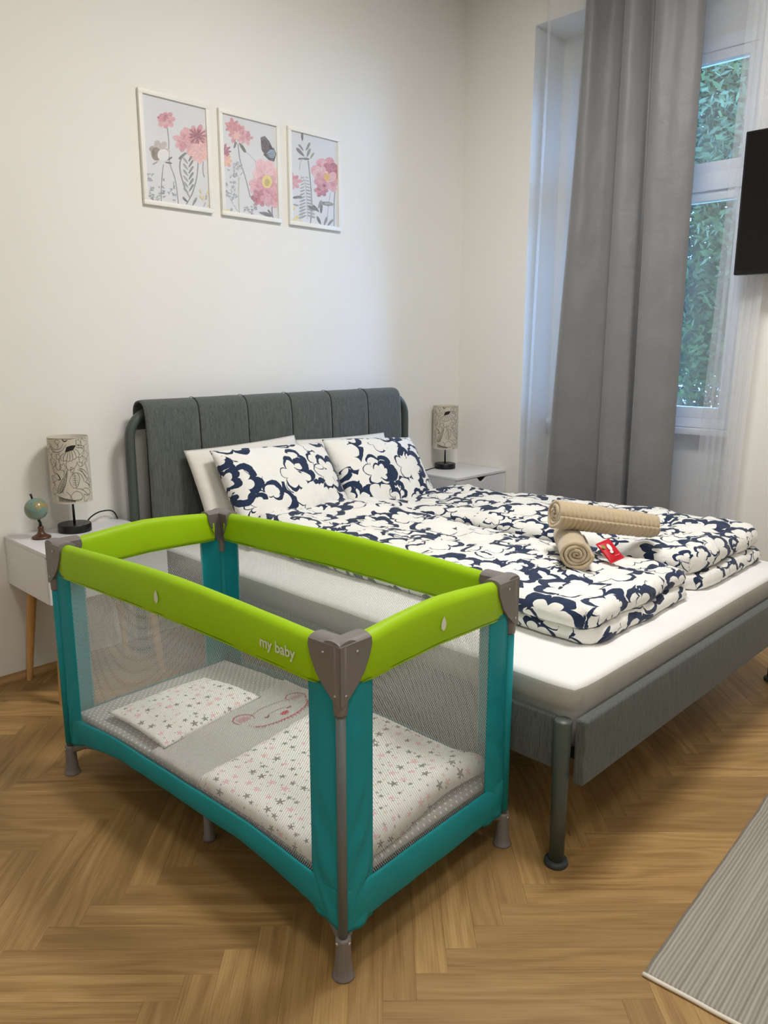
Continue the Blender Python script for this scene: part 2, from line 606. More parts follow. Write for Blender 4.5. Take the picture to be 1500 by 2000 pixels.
t = NT('woven_rug')
uv = t.coord('UV')
sx = t.n('ShaderNodeSeparateXYZ', {0: uv})
wob = t.math('MULTIPLY', t.noise(t.mapping(uv, (9, 25, 1)), 1.0, 2), 0.004)
y = t.math('ADD', sx.outputs[1], wob)
cord = t.math('SINE', t.math('MULTIPLY', y, 2 * pi / 0.0090))
dash = t.math('SINE', t.math('MULTIPLY', t.math('ADD', sx.outputs[0], t.noise(t.mapping(uv, (2, 400, 1)), 1.0, 1)), 2 * pi / 0.0052))
tonev = t.noise(t.mapping(uv, (1.0, 75, 1)), 1.0, 3)
wv = t.math('ADD', t.math('MULTIPLY', cord, 0.12), t.math('ADD', t.math('MULTIPLY', dash, 0.19), t.math('MULTIPLY', tonev, 0.70)))
t.base(t.ramp(wv, [(0.0, rgb(146, 137, 127)), (0.34, rgb(186, 178, 167)), (0.62, rgb(226, 219, 207))]), 0.95, 0.1)
t.bump(t.math('ADD', cord, t.math('MULTIPLY', dash, 0.4)), 0.6, 0.003)
M['rug'] = t.m
t = NT('rib_towel')
co = t.coord()
t.base(t.mix(t.noise(co, 160, 3), rgb(206, 188, 158), rgb(182, 162, 132)), 0.95, 0.1)
t.set(t.b.inputs['Sheen Weight'], 0.4)
t.bump(t.noise(co, 420, 3), 0.5, 0.002)
M['towel'] = t.m
plain('packet_red', rgb(196, 18, 40), 0.35, 0.5)

# ================================================================== room shell
YW, XW = 0.12, 2.304           # head wall plane, window wall plane
XL, YR, ZC = -2.7, -4.5, 3.42
NY0, NY1, NZ = -0.362, -1.575, 3.035   # window niche
NX = 2.62                              # back of the niche

def plank_set():
    """herringbone boards in the 45 degree frame: a=(x-y)/sqrt2, b=(x+y)/sqrt2"""
    W, n = 0.0714, 7
    a0, b0 = 1.116, -1.885
    out = []
    for j in range(-70, 80):
        for i in range(-90, 110):
            m = (i - j) % (2 * n)
            if m == 0:
                out.append((i * W, (i + n) * W, j * W, (j + 1) * W, 0))
            if m == n:
                # column i, cells j .. j-n+1
                out.append((i * W, (i + 1) * W, (j - n + 1) * W, (j + 1) * W, 1))
    res = []
    s = 1 / sqrt(2)
    for A0, A1, B0, B1, o in out:
        A0 += a0; A1 += a0; B0 += b0; B1 += b0
        ca, cb = (A0 + A1) / 2, (B0 + B1) / 2
        x, y = (ca + cb) * s, (cb - ca) * s
        if XL - 0.3 < x < 2.95 and YR - 0.3 < y < YW + 0.3:
            res.append((A0, A1, B0, B1, o, x, y))
    return res
def plank_geo(p, verts, faces, uvs, tones, rnd):
    A0, A1, B0, B1, o, x, y = p
    s = 1 / sqrt(2)
    g, c = 0.00012, 0.0004
    z0, z1 = -0.012, 0.0
    ox, oy = rnd.uniform(0, 40), rnd.uniform(0, 40)
    tn = max(0, min(1, rnd.gauss(0.35, 0.3)))
    base = len(verts)
    for (d, z) in ((g, z0), (g, z1 - c * 0.7), (g + c, z1)):
        for a, b in ((A0 + d, B0 + d), (A1 - d, B0 + d), (A1 - d, B1 - d), (A0 + d, B1 - d)):
            verts.append(((a + b) * s, (b - a) * s, z))
            uvs.append(((a if o == 0 else b) + ox, (b if o == 0 else a) + oy))
    fs = [(8, 9, 10, 11)]
    for k in range(2):
        for i in range(4):
            a, b = k * 4 + i, k * 4 + (i + 1) % 4
            fs.append((a, b, b + 4, a + 4))
    for f in fs:
        faces.append(tuple(base + i for i in f))
        tones.append(tn)
def plank_mesh(ps, rnd):
    v, f, u, tn = [], [], [], []
    for p in ps:
        plank_geo(p, v, f, u, tn, rnd)
    me = pydata('plank', v, f, u)
    at = me.attributes.new('tone', 'FLOAT', 'FACE')
    for i, q in enumerate(tn):
        at.data[i].value = q
    return me
def project(X):
    d = Vector(X) - CAM
    w = d.dot(fw)
    if w < 0.1:
        return None
    return 750 + FPX * d.dot(rt) / w, 1000 - FPX * d.dot(upv) / w, w

floor = struct('floor', boxmesh('floor', XL - .1, NX + .1, YR - .1, YW + .1, -0.12, -0.004), 'floor_joint')
planks = plank_set()
scored = []
for p in planks:
    q = project((p[5], p[6], 0))
    ok = q and -110 < q[0] < 1610 and 1150 < q[1] < 2110
    # boards wholly hidden below the bed do not count as seen
    under = 0.35 < p[5] < 1.6 and -1.6 < p[6] < -0.1
    scored.append((1.0 / q[2] ** 2 if ok and not under else 0.0, p))
scored.sort(key=lambda s: -s[0])
near = [p for s, p in scored[:300] if s > 0]
ids = set(id(p) for p in near)
rest = [p for s, p in scored if id(p) not in ids]
rp = random.Random(11)
for p in near:
    obj('plank', plank_mesh([p], rp), 'oak', floor, smooth=False)
ro = obj('herringbone_planks', plank_mesh(rest, rp), 'oak', floor, smooth=False)
ro['kind'] = 'stuff'

struct('ceiling', boxmesh('ceiling', XL - .1, NX + .1, YR - .1, YW + .1, ZC, ZC + .1), 'ceiling')
struct('wall_back', boxmesh('wall_back', XL - .1, NX + .1, YW, YW + .15, -.1, ZC), 'wall')
struct('wall_left', boxmesh('wall_left', XL - .15, XL, YR, YW, -.1, ZC), 'wall')
struct('wall_rear', boxmesh('wall_rear', XL - .1, NX + .1, YR - .15, YR, -.1, ZC), 'wall')
# window wall with a niche that runs down to the floor
WZ0, WZ1, WY0, WY1 = 0.915, 2.83, -0.43, -1.51    # window unit inside the niche
bm = bmesh.new()
box(bm, XW, NX + .1, NY0, YW, -.1, ZC)
box(bm, XW, NX + .1, YR, NY1, -.1, ZC)
box(bm, XW, NX + .1, NY1, NY0, NZ, ZC)
box(bm, NX - .02, NX + .1, NY1, NY0, -.1, WZ0)
box(bm, NX - .02, NX + .1, NY1, NY0, WZ1, NZ)
box(bm, NX - .02, NX + .1, WY0, NY0, WZ0, WZ1)
box(bm, NX - .02, NX + .1, NY1, WY1, WZ0, WZ1)
struct('wall_right', fromb('wall_right', bm), 'wall')
# oak skirting strips
def strip(name, pts):
    (x0, y0), (x1, y1), nx, ny = pts
    prof = [(0, 0), (0.022, 0), (0.022, 0.008), (0.016, 0.019), (0.008, 0.027), (0, 0.03)]
    v, f = [], []
    for (x, y) in ((x0, y0), (x1, y1)):
        for d, z in prof:
            v.append((x + nx * d, y + ny * d, z))
    n = len(prof)
    for i in range(n):
        f.append((i, (i + 1) % n, n + (i + 1) % n, n + i))
    f += [tuple(range(n))[::-1], tuple(range(n, 2 * n))]
    return struct(name, pydata(name, v, f), 'oak_strip')
strip('baseboard_back', ((XL, YW), (XW, YW), 0, -1))
strip('baseboard_right', ((XW, YR), (XW, NY1), -1, 0))
strip('baseboard_left', ((XL, YR), (XL, YW), 1, 0))
strip('baseboard_rear', ((XL, YR), (XW, YR), 0, 1))

# ---- window: frame, transom, upper and lower sashes, panes, sill
win = empty('window_1', (NX, -0.97, WZ0))
win['kind'] = 'structure'
def wbox(name, x0, x1, y0, y1, z0, z1, mat='window_paint', b=0.004, parent=None):
    me = boxmesh(name, x0 - NX, x1 - NX, y0 + .97, y1 + .97, z0 - WZ0, z1 - WZ0, b)
    return auto(obj(name, me, mat, parent or win))
bm = bmesh.new()
for a in ((WY1, WY1 + .055, WZ0, WZ1), (WY0 - .055, WY0, WZ0, WZ1), (WY1 + .055, WY0 - .055, WZ0, WZ0 + .05), (WY1 + .055, WY0 - .055, WZ1 - .06, WZ1)):
    box(bm, -.045, .05, a[0] + .97, a[1] + .97, a[2] - WZ0, a[3] - WZ0)
auto(obj('window_frame', fromb('window_frame', bm, .003), 'window_paint', win))
wbox('transom', NX - .055, NX + .05, WY1 + .055, WY0 - .055, 2.115, 2.20)
wbox('window_sill', NX - .10, NX - .02, WY1 - .03, WY0 + .03, WZ0 - .035, WZ0 - .002)
wbox('mullion', NX - .05, NX + .05, -.985, -.955, WZ0 + .05, WZ1 - .06)
def sash(y0, y1, z0, z1):
    w = .045
    bm = bmesh.new()
    for a in ((y0, y0 + w, z0, z1), (y1 - w, y1, z0, z1), (y0 + w, y1 - w, z0, z0 + w + .01), (y0 + w, y1 - w, z1 - w, z1)):
        box(bm, -.035, .03, a[0] + .97, a[1] + .97, a[2] - WZ0, a[3] - WZ0)
    s = auto(obj('sash', fromb('sash', bm, .004), 'window_paint', win))
    pm = boxmesh('pane', -.004, .004, y0 + w + .97, y1 - w + .97, z0 + w + .01 - WZ0, z1 - w - WZ0)
    obj('pane', pm, 'glass', s, smooth=False)
for y0, y1 in ((WY1 + .056, -.986), (-.954, WY0 - .056)):
    sash(y0, y1, WZ0 + .051, 2.114)
    sash(y0, y1, 2.201, WZ1 - .061)

# ---- garden ground outside
t = NT('grass')
t.base(t.mix(t.noise(t.coord(), 3, 4), rgb(60, 82, 44), rgb(92, 108, 62)), 0.9, 0.2)
M['grass'] = t.m
struct('ground', boxmesh('ground', 3.2, 40, -30, 40, -2.7, -2.5), 'grass')
# ---- trees outside
def tree(loc, crown_r, crown_h, trunk_h, seed, label, n=5200):
    rr = random.Random(seed)
    e = empty('garden_tree', loc, 0, label, 'tree')
    pts = [(0, 0, 0)]
    for k in range(1, 7):
        pts.append((rr.uniform(-.12, .12) * k / 3, rr.uniform(-.12, .12) * k / 3, (trunk_h + crown_h * .6) * k / 6))
    obj('trunk', tube('trunk', pts, [.13, .12, .1, .09, .07, .05, .02], 10), 'bark', e)
    v, f = [], []
    blobs = [(rr.gauss(0, crown_r * .42), rr.gauss(0, crown_r * .42), trunk_h + crown_h * rr.uniform(0.05, .95), rr.uniform(.35, .75) * crown_r * .6) for _ in range(60)]
    for k in range(n):
        bx, by, bz, br = rr.choice(blobs)
        d = Vector((rr.gauss(0, 1), rr.gauss(0, 1), rr.gauss(0, 1))).normalized() * br * rr.random() ** 0.4
        c = Vector((bx, by, bz)) + d
        a = Vector((rr.gauss(0, 1), rr.gauss(0, 1), rr.gauss(0, .6))).normalized()
        b = a.orthogonal().normalized()
        L, Wd = rr.uniform(.03, .055), rr.uniform(.016, .03)
        i = len(v)
        v += [c - a * L, c + b * Wd, c + a * L, c - b * Wd]
        f.append((i, i + 1, i + 2, i + 3))
    obj('crown', pydata('crown', v, f), 'leaf', e, smooth=False)
tree((6.4, .5, -2.5), 2.3, 6.6, 1.6, 3, 'leafy green tree seen through the window panes', 120000)
tree((13.5, 3.9, -2.5), 3.4, 8.2, 1.8, 5, 'second green tree standing further behind the window', 50000)

# ================================================================== curtains
rod = empty('curtain_rod', (2.2, -0.98, 3.31), 0, 'grey metal curtain rod above the window niche', 'curtain rod')
obj('pole', tube('pole', [(0, -1.05, 0), (0, .95, 0)], .011, 12), 'rod_metal', rod)
for y in (-1.0, .9):
    obj('bracket', tube('bracket', [(0, y, 0), (.104, y, 0)], .007, 8), 'rod_metal', rod)
    obj('finial', lathe('finial', [(0, -.02), (.018, -.008), (.018, .008), (0, .02)], 14, (0, y * 1.055, 0)), 'rod_metal', rod)

def drape(name, bottom, top, z0, z1, mat, nu, nv, amp=0.004, seed=0.0, thick=0.002):
    """bottom/top: (y, x) spline control points of the pleat line; lofted between z0 and z1"""
    B, T = catmull(bottom, nu), catmull(top, nu)
    L = [0.0]
    for i in range(nu):
        L.append(L[-1] + sqrt((B[i + 1][0] - B[i][0]) ** 2 + (B[i + 1][1] - B[i][1]) ** 2))
    def f(u, v):
        i = int(round(u * nu))
        k = smooth(v)
        y = lerp(B[i][0], T[i][0], k)
        x = lerp(B[i][1], T[i][1], k)
        d = amp * fbm(y * 9 + seed, v * 5 * (z1 - z0), seed)
        return (x + d, y + d * .6, lerp(z0, z1, v))
    o = obj(name, grid(name, f, nu, nv, lambda u, v: (L[int(round(u * nu))], v * (z1 - z0))), mat)
    if thick:
        solidify(o, thick)
    return o
cb = [(-.635, 2.175), (-.66, 2.150), (-.70, 2.135), (-.76, 2.142), (-.82, 2.165), (-.88, 2.195), (-.945, 2.205), (-.975, 2.185), (-.985, 2.14), (-1.0, 2.108), (-1.04, 2.10),
      (-1.09, 2.108), (-1.132, 2.118), (-1.136, 2.145), (-1.118, 2.19), (-1.150, 2.226), (-1.166, 2.17), (-1.172, 2.115), (-1.21, 2.098), (-1.27, 2.11), (-1.32, 2.135), (-1.352, 2.172), (-1.362, 2.19)]
ct = [(-.745, 2.18), (-.765, 2.150), (-.785, 2.135), (-.81, 2.14), (-.84, 2.185), (-.88, 2.22), (-.94, 2.225), (-.965, 2.19), (-.975, 2.15), (-.99, 2.125), (-1.02, 2.118),
      (-1.05, 2.145), (-1.075, 2.18), (-1.085, 2.195), (-1.095, 2.2), (-1.11, 2.19), (-1.128, 2.15), (-1.15, 2.125), (-1.18, 2.118), (-1.23, 2.14), (-1.28, 2.15), (-1.325, 2.165), (-1.348, 2.19)]
cur = drape('grey_curtain', cb, ct, 0.012, 3.30, 'curtain', 168, 70, 0.006, 2.0, 0.003)
tag(cur, 'grey satin blackout curtain hanging in deep folds before the window', 'curtain')

def sheer_line(y0, y1, x, n, a, seed):
    rr = random.Random(seed)
    pts = []
    for i in range(n + 1):
        tt = i / n
        pts.append((lerp(y0, y1, tt), x + (a if i % 2 else -a) * rr.uniform(.6, 1.2)))
    return pts
n1 = 9
sl = drape('sheer_curtain', sheer_line(-.445, -.93, 2.255, n1, .012, 1), sheer_line(-.485, -.93, 2.25, n1, .012, 1), 0.012, 3.30, 'voile', 70, 40, 0.006, 9.0, 0)
tag(sl, 'sheer white voile panel between the window corner and the grey curtain', 'curtain', 'sheer window curtains')
h = drape('hem', [(-.443, 2.244), (-.452, 2.2435), (-.463, 2.243)], [(-.483, 2.24), (-.491, 2.2395), (-.501, 2.239)], 0.012, 3.30, 'voile_hem', 6, 40, 0.002, 9.0, 0)
h.parent = sl
# right panel: open over the glass, tightly pleated at its outer side
def pleats(y0, y1, x, n, a, seed, open_to):
    rr = random.Random(seed)
    pts = [(-1.0, x), (-1.1, x + .008), (-1.2, x - .008), (-1.3, x + .008), (-1.38, x - .006), (open_to, x + .004)]
    for i in range(n):
        tt = i / (n - 1)
        y = lerp(y0, y1, tt)
        pts += [(y - .022, x - a * rr.uniform(.5, 1.1)), (y + .034, x + a * rr.uniform(.2, .9))]
    pts.append((y1 - .012, x - a))
    return pts
sr = drape('sheer_curtain', pleats(-1.485, -1.640, 2.245, 6, .018, 4, -1.44), pleats(-1.55, -1.70, 2.245, 6, .018, 4, -1.50), 0.012, 3.30, 'voile', 220, 40, 0.004, 4.0, 0)
tag(sr, 'sheer white voile panel bunched between the window and the television', 'curtain', 'sheer window curtains')
h = drape('hem', [(-1.655, 2.222), (-1.664, 2.2215), (-1.672, 2.221)], [(-1.72, 2.222), (-1.729, 2.2215), (-1.737, 2.221)], 0.012, 3.30, 'voile_hem', 6, 40, 0.002, 5.0, 0)
h.parent = sr

# ================================================================== television
tv = empty('television', (2.16, -2.14, 1.655), 0, 'flat black television mounted on the wall right of the window', 'television')
auto(obj('casing', boxmesh('casing', -.03, .012, -.54, .54, 0, .60, .004), 'tv_black', tv))
obj('screen', boxmesh('screen', -.0315, -.0295, -.53, .53, .018, .592), 'tv_screen', tv, smooth=False)
auto(obj('wall_mount', boxmesh('wall_mount', .012, .144, -.12, .12, .2, .4, .005), 'tv_black', tv))

# ================================================================== bed
bed = empty('double_bed', (0.85, -1.06, 0), 0, 'grey-green upholstered double bed with round metal legs and tubular headboard', 'bed')
BX, BY = 0.85, -1.06
def bobj(name, me, mat, parent=None, smooth=True):
    me.transform(Matrix.Translation((-BX, -BY, 0)))
    return obj(name, me, mat, parent or bed, smooth)
# tubular head frame
R = 0.021
pts = [(0.0, .02, .035), (0.0, .02, .5), (0.0, .02, .93)]
for k in range(1, 9):
    a = pi - k * pi / 16
    pts.append((.115 + .115 * cos(a), .02, .95 + .115 * sin(a)))
pts += [(.3, .02, 1.065), (.85, .02, 1.065), (1.4, .02, 1.065)]
for k in range(0, 8):
    a = pi / 2 - k * pi / 16
    pts.append((1.585 + .115 * cos(a), .02, .95 + .115 * sin(a)))
pts += [(1.70, .02, .93), (1.70, .02, .5), (1.70, .02, .035)]
bobj('headboard_frame', tube('headboard_frame', pts, R, 16), 'bed_metal')
bobj('cross_bar', tube('cross_bar', [(0, .02, .42), (.85, .02, .42), (1.7, .02, .42)], .016, 12), 'bed_metal')
# draped headboard cover: six stitched panels, folded over the tube
HX0, HX1 = .047, 1.604
pw = (HX1 - HX0) / 6
def cover_path():
    """(y, z) profile from the back bottom over the top to the front bottom"""
    p = [(.066, .985), (.067, 1.01), (.068, 1.04)]
    for k in range(0, 9):
        a = k * pi / 8
        p.append((.017 + .051 * cos(a), 1.062 + .050 * sin(a)))
    p += [(-.040, 1.0), (-.045, .85), (-.046, .7), (-.046, .55), (-.046, .40)]
    return p
prof = catmull([(a, b) for a, b in cover_path()], 60)
for k in range(6):
    def f(u, v, k=k):
        y, z = prof[int(round(v * 60))]
        e = min(u, 1 - u) * pw
        puff = 0.0035 * (1 - math.exp(-e / 0.008)) if True else 0
        x = HX0 + (k + u) * pw + (.0006 - .0012 * u)
        cy, cz = .017, 1.03
        dy, dz = y - cy, (z - cz if z > cz else 0)
        l = sqrt(dy * dy + dz * dz) or 1
        w = .0015 * fbm(x * 6, z * 4, k)
        return (x, y + dy / l * (puff + w), z + dz / l * (puff + w))
    me = grid('headboard_panel', f, 26, 60)
    me.transform(Matrix.Translation((-BX, -BY, 0)))
    solidify(obj('headboard_panel', me, 'bed_fabric', bed), .006, 1)
for k in range(1, 6):
    x = HX0 + k * pw
    pts = []
    for y, z in prof[8:]:
        dy, dz = y - .017, (z - 1.03 if z > 1.03 else 0)
        l = sqrt(dy * dy + dz * dz) or 1
        pts.append((x, y + dy / l * .0052, z + dz / l * .0052))
    bobj('seam_shade_line', tube('seam_shade_line', pts, .0013, 6), 'dark_gap')  # thin dark tube added as the shade in the crease between panels
bobj('headboard_core', boxmesh('headboard_core', HX0 + .012, HX1 - .012, -.036, -.006, .40, 1.03, .008), 'dark_gap')
# rails and footboard: padded boards
def pad(name, x0, x1, y0, y1, z0, z1):
    return auto(bobj(name, boxmesh(name, x0, x1, y0, y1, z0, z1, .008, 3), 'bed_fabric'), 60)
pad('side_rail', .043, .064, -2.062, -.055, .262, .41)
pad('side_rail', 1.636, 1.657, -2.062, -.055, .262, .41)
pad('footboard', .048, 1.652, -2.148, -2.116, .243, .422)
for x in (.040, 1.66):
    l = bobj('leg', lathe('leg', [(0, .012), (.020, .012), (.0205, .2), (.023, .408), (.0205, .412), (0, .412)], 24, (x, -2.088, 0)), 'bed_metal')
    f = bobj('leg_foot', lathe('leg_foot', [(0, 0), (.030, 0), (.032, .006), (.030, .014), (.021, .016), (0, .016)], 24, (x, -2.088, 0)), 'bed_metal_foot')
    f.parent = l
for x in (0.0, 1.70):
    bobj('leg_foot', lathe('leg_foot', [(0, 0), (.030, 0), (.032, .006), (.030, .014), (.021, .035), (0, .035)], 24, (x, .02, 0)), 'bed_metal_foot')
bobj('slat_base', boxmesh('slat_base', .068, 1.632, -2.11, -.06, .30, .325), 'dark_gap', smooth=False)

# mattress with a white fitted sheet: rolls slightly over the rails
MT = .50
def sheet_outline(z):
    """half size growth of the mattress with height"""
    if z < .415:
        return 0.0
    return .014 * smooth((z - .415) / .03)
def mattress():
    nx, ny = 40, 50
    x0, x1, y0, y1 = .068, 1.632, -2.108, -.055
    verts, faces = [], []
    zs = [.326, .36, .40, .415, .425, .44, .46, .475, .487, .495, .4995, .502, .5025, .503]
    inset = [0, 0, 0, 0, 0, 0, .0, .001, .003, .007, .014, .024, .05, .10]
    ring_pts = []
    n = 2 * (nx + ny)
    for z, ins in zip(zs, inset):
        g = sheet_outline(z)
        for i in range(n):
            if i < nx:
                u, v = i / nx, 0
            elif i < nx + ny:
                u, v = 1, (i - nx) / ny
            elif i < 2 * nx + ny:
                u, v = 1 - (i - nx - ny) / nx, 1
            else:
                u, v = 0, 1 - (i - 2 * nx - ny) / ny
            x, y = min(max(lerp(x0, x1, u), x0 + ins), x1 - ins), min(max(lerp(y0, y1, v), y0 + ins), y1 - ins)
            cr = .05
            # round the corners a little
            dx, dy = min(x - x0, x1 - x), min(y - y0, y1 - y)
            ox = 1 if x > .85 else -1
            oy = 1 if y > -1.06 else -1
            wob = .004 * fbm(x * 4, y * 4, z * 9) + (.004 * fbm(x * 30, y * 30, z * 20) if (abs(y - y0) < .35 and v == 0 and u < .25) else 0)
            gx = (g + wob) * (1 if u in (0, 1) else 0) * ox
            gy = (wob * .3) * (1 if v in (0, 1) else 0) * oy
            if z > .43 and v == 0:
                gy -= .006 * smooth((z - .43) / .03)
            if dx < cr and dy < cr:
                k = .012 * (1 - max(dx, dy) / cr)
                gx += -ox * k
                gy += -oy * k
            verts.append((x + gx, y + gy, z))
    for r in range(len(zs) - 1):
        for i in range(n):
            a, b = r * n + i, r * n + (i + 1) % n
            faces.append((a, b, b + n, a + n))
    faces.append(tuple(range(n - 1, -1, -1)))
    # top as a grid fan to the middle
    last = (len(zs) - 1) * n
    faces.append(tuple(range(last, last + n)))
    return pydata('mattress', verts, faces, None, [1 if q < 8 * n or q == len(faces) - 2 else 0 for q in range(len(faces))])
t = NT('mattress_border')
co = t.coord()
t.base(t.mix(t.noise(co, 7, 3), rgb(186, 184, 178), rgb(168, 166, 160)), 0.5, 0.4)
t.bump(t.noise(t.mapping(co, (30, 30, 4)), 1.0, 3, dist=0.5), 0.35, 0.01)
M['mattress_border'] = t.m
mt = obj('mattress', mattress(), ['sheet', 'mattress_border'])
tag(mt, 'wide mattress with white sheet on top and greyish sides on the bed', 'mattress')

# ---- soft things
def puff(name, w, h, t, mat, nu=44, nv=36, seed=0.0, pinch=.03, sag=0.0, wr=.006, uvo=(0, 0), parent=None):
    """pillow: two bulged sheets that meet in a seam; local x width, y height, z thickness"""
    def edge(u, v):
        x, y = (u - .5) * w, (v - .5) * h
        x *= 1 - pinch * (1 - (2 * v - 1) ** 2) * (abs(2 * u - 1) ** 2)
        y *= 1 - pinch * (1 - (2 * u - 1) ** 2) * (abs(2 * v - 1) ** 2)
        return x, y
    verts, faces, uvs = [], [], []
    idx = {}
    for s in (1, -1):
        for j in range(nv + 1):
            for i in range(nu + 1):
                u, v = i / nu, j / nv
                border = i in (0, nu) or j in (0, nv)
                if border and s == -1:
                    idx[(s, i, j)] = idx[(1, i, j)]
                    continue
                x, y = edge(u, v)
                k = (1 - abs(2 * u - 1) ** 2.6) * (1 - abs(2 * v - 1) ** 2.6)
                z = s * t / 2 * max(0, k) ** .5
                kk = min(1, k * 4)
                z += kk * wr * fbm(x * 9 + seed, y * 9, seed + s) + kk * wr * .5 * fbm(x * 26 + seed, y * 20, seed)
                z += sag * (2 * u - 1) ** 2
                idx[(s, i, j)] = len(verts)
                verts.append((x, y, z))
                uvs.append((x + uvo[0], y + uvo[1]))
    for s in (1, -1):
        for j in range(nv):
            for i in range(nu):
                q = [idx[(s, i, j)], idx[(s, i + 1, j)], idx[(s, i + 1, j + 1)], idx[(s, i, j + 1)]]
                faces.append(tuple(q if s == 1 else q[::-1]))
    return obj(name, pydata(name, verts, faces, uvs), mat, parent)
def lean(o, cx, cy, cz, tilt, rz=0.0, roll=0.0):
    """stand the pillow: local y leans up the headboard by tilt from flat"""
    o.matrix_world = Matrix.Translation((cx, cy, cz)) @ Matrix.Rotation(rz, 4, 'Z') @ Matrix.Rotation(tilt, 4, 'X') @ Matrix.Rotation(roll, 4, 'Z')
    return o
w1 = lean(puff('pillow', .62, .46, .13, 'white_pillow', seed=1.0), .515, -.165, .695, radians(66), radians(0), radians(2))
tag(w1, 'plain white pillow against the headboard, nearer the globe', 'pillow', 'bed pillows')
w2 = lean(puff('pillow', .62, .44, .12, 'white_pillow', seed=5.0), 1.12, -.160, .685, radians(66), 0, radians(-1))
tag(w2, 'plain white pillow against the headboard on the window side', 'pillow', 'bed pillows')
c1 = lean(puff('pillow', .64, .47, .18, 'cloud_print', seed=2.0, uvo=(.31, .2)), .575, -.315, .70, radians(54), radians(2), radians(-2))
tag(c1, 'cloud-patterned navy and white pillow nearer the travel cot', 'pillow', 'bed pillows')
c2 = lean(puff('pillow', .60, .46, .18, 'cloud_print', seed=3.0, uvo=(1.72, .9)), 1.19, -.315, .69, radians(54), radians(-1), radians(-4))
tag(c2, 'cloud-patterned navy and white pillow nearer the window', 'pillow', 'bed pillows')

def duvet_layer(name, x0, x1, y0, y1, zb, H, er, mat, seed, uvo, parent=None, nu=70, nv=110, bump=.014, skew=0.0, foot_wr=.006, lift=None):
    """thick quilt lying on the bed; rounded puffy rim; y0 head side, y1 foot side"""
    w, l = x1 - x0, abs(y1 - y0)
    verts, faces, uvs, idx = [], [], [], {}
    def pos(u, v):
        x, y = lerp(x0, x1, u), lerp(y0, y1, v)
        # wavy outline
        ex = .012 * fbm(y * 4 + seed, 3.1, seed) + .004 * fbm(y * 17, seed)
        ey = .010 * fbm(x * 5 + seed, 8.2, seed) + foot_wr * fbm(x * 16, seed)
        x += ex * (2 * u - 1) ** 2
        y += ey * (2 * v - 1) ** 2 + skew * (u - .5) * v
        # rounded corners
        du, dv = min(u, 1 - u) * w, min(v, 1 - v) * l
        c = .06
        if du < c and dv < c:
            k = .028 * ((1 - du / c) * (1 - dv / c))
            x += k if u < .5 else -k
            y += (-k if v < .5 else k)
        return x, y, du, dv
    # non uniform sampling: dense at the rim
    def dens(t):
        return t - .28 * sin(2 * pi * t) / (2 * pi) * 2.2
    for s in (1, -1):
        for j in range(nv + 1):
            for i in range(nu + 1):
                if s == -1 and (i in (0, nu) or j in (0, nv)):
                    idx[(s, i, j)] = idx[(1, i, j)]
                    continue
                u, v = dens(i / nu), dens(j / nv)
                x, y, du, dv = pos(u, v)
                d = min(du, dv)
                k = sqrt(max(0, 1 - (1 - min(d / er, 1)) ** 2))
                mid = zb + H * .42
                if s == 1:
                    n = bump * fbm(x * 3.2 + seed, y * 3.2, seed) + .012 * fbm(x * 9, y * 9 + seed, seed) + .004 * fbm(x * 24, y * 24, seed)
                    z = mid + k * (H * .58 + n * min(1, d / .05))
                    if lift:
                        z += lift(u, v) * k
                else:
                    z = mid - k * H * .42
                idx[(s, i, j)] = len(verts)
                verts.append((x, y, z))
                # cloth length round the rim, so the print wraps over it
                ext = H * .58 * (1 - k) * 1.3 if s == 1 else H * (.58 + .42 * k) * 1.3
                if du < dv:
                    uvs.append((x + uvo[0] + (ext if u > .5 else -ext), y + uvo[1]))
                else:
                    uvs.append((x + uvo[0], y + uvo[1] + (-ext if v > .5 else ext)))
    for s in (1, -1):
        for j in range(nv):
            for i in range(nu):
                q = [idx[(s, i, j)], idx[(s, i, j + 1)], idx[(s, i + 1, j + 1)], idx[(s, i + 1, j)]]
                faces.append(tuple(q if s == 1 else q[::-1]))
    return obj(name, pydata(name, verts, faces, uvs), mat, parent)
d1 = duvet_layer('duvet', .285, .985, -.40, -2.005, .548, .068, .05, 'cloud_print', 1.3, (.1, .4), bump=.024,
                 lift=lambda u, v: .03 * smooth((.5 - v) * 2) - .012 * smooth((u - .7) * 3))
tag(d1, 'navy and white cloud-patterned duvet on the side of the bed by the travel cot', 'duvet', 'folded duvets')
duvet_layer('folded_under_layer', .30, .97, -.42, -2.018, .503, .052, .03, 'cloud_print', 4.1, (2.3, .7), d1, 40, 70, .004)
d2 = duvet_layer('duvet', 1.0, 1.665, -.42, -2.0, .555, .088, .055, 'cloud_print', 7.7, (3.4, 1.9), bump=.026,
                 lift=lambda u, v: -.022 * smooth((.45 - v) * 3))
tag(d2, 'navy and white cloud-patterned duvet on the window side of the bed', 'duvet', 'folded duvets')
duvet_layer('folded_under_layer', 1.015, 1.645, -.44, -2.02, .503, .058, .03, 'cloud_print', 9.4, (5.1, 2.2), d2, 40, 70, .004)

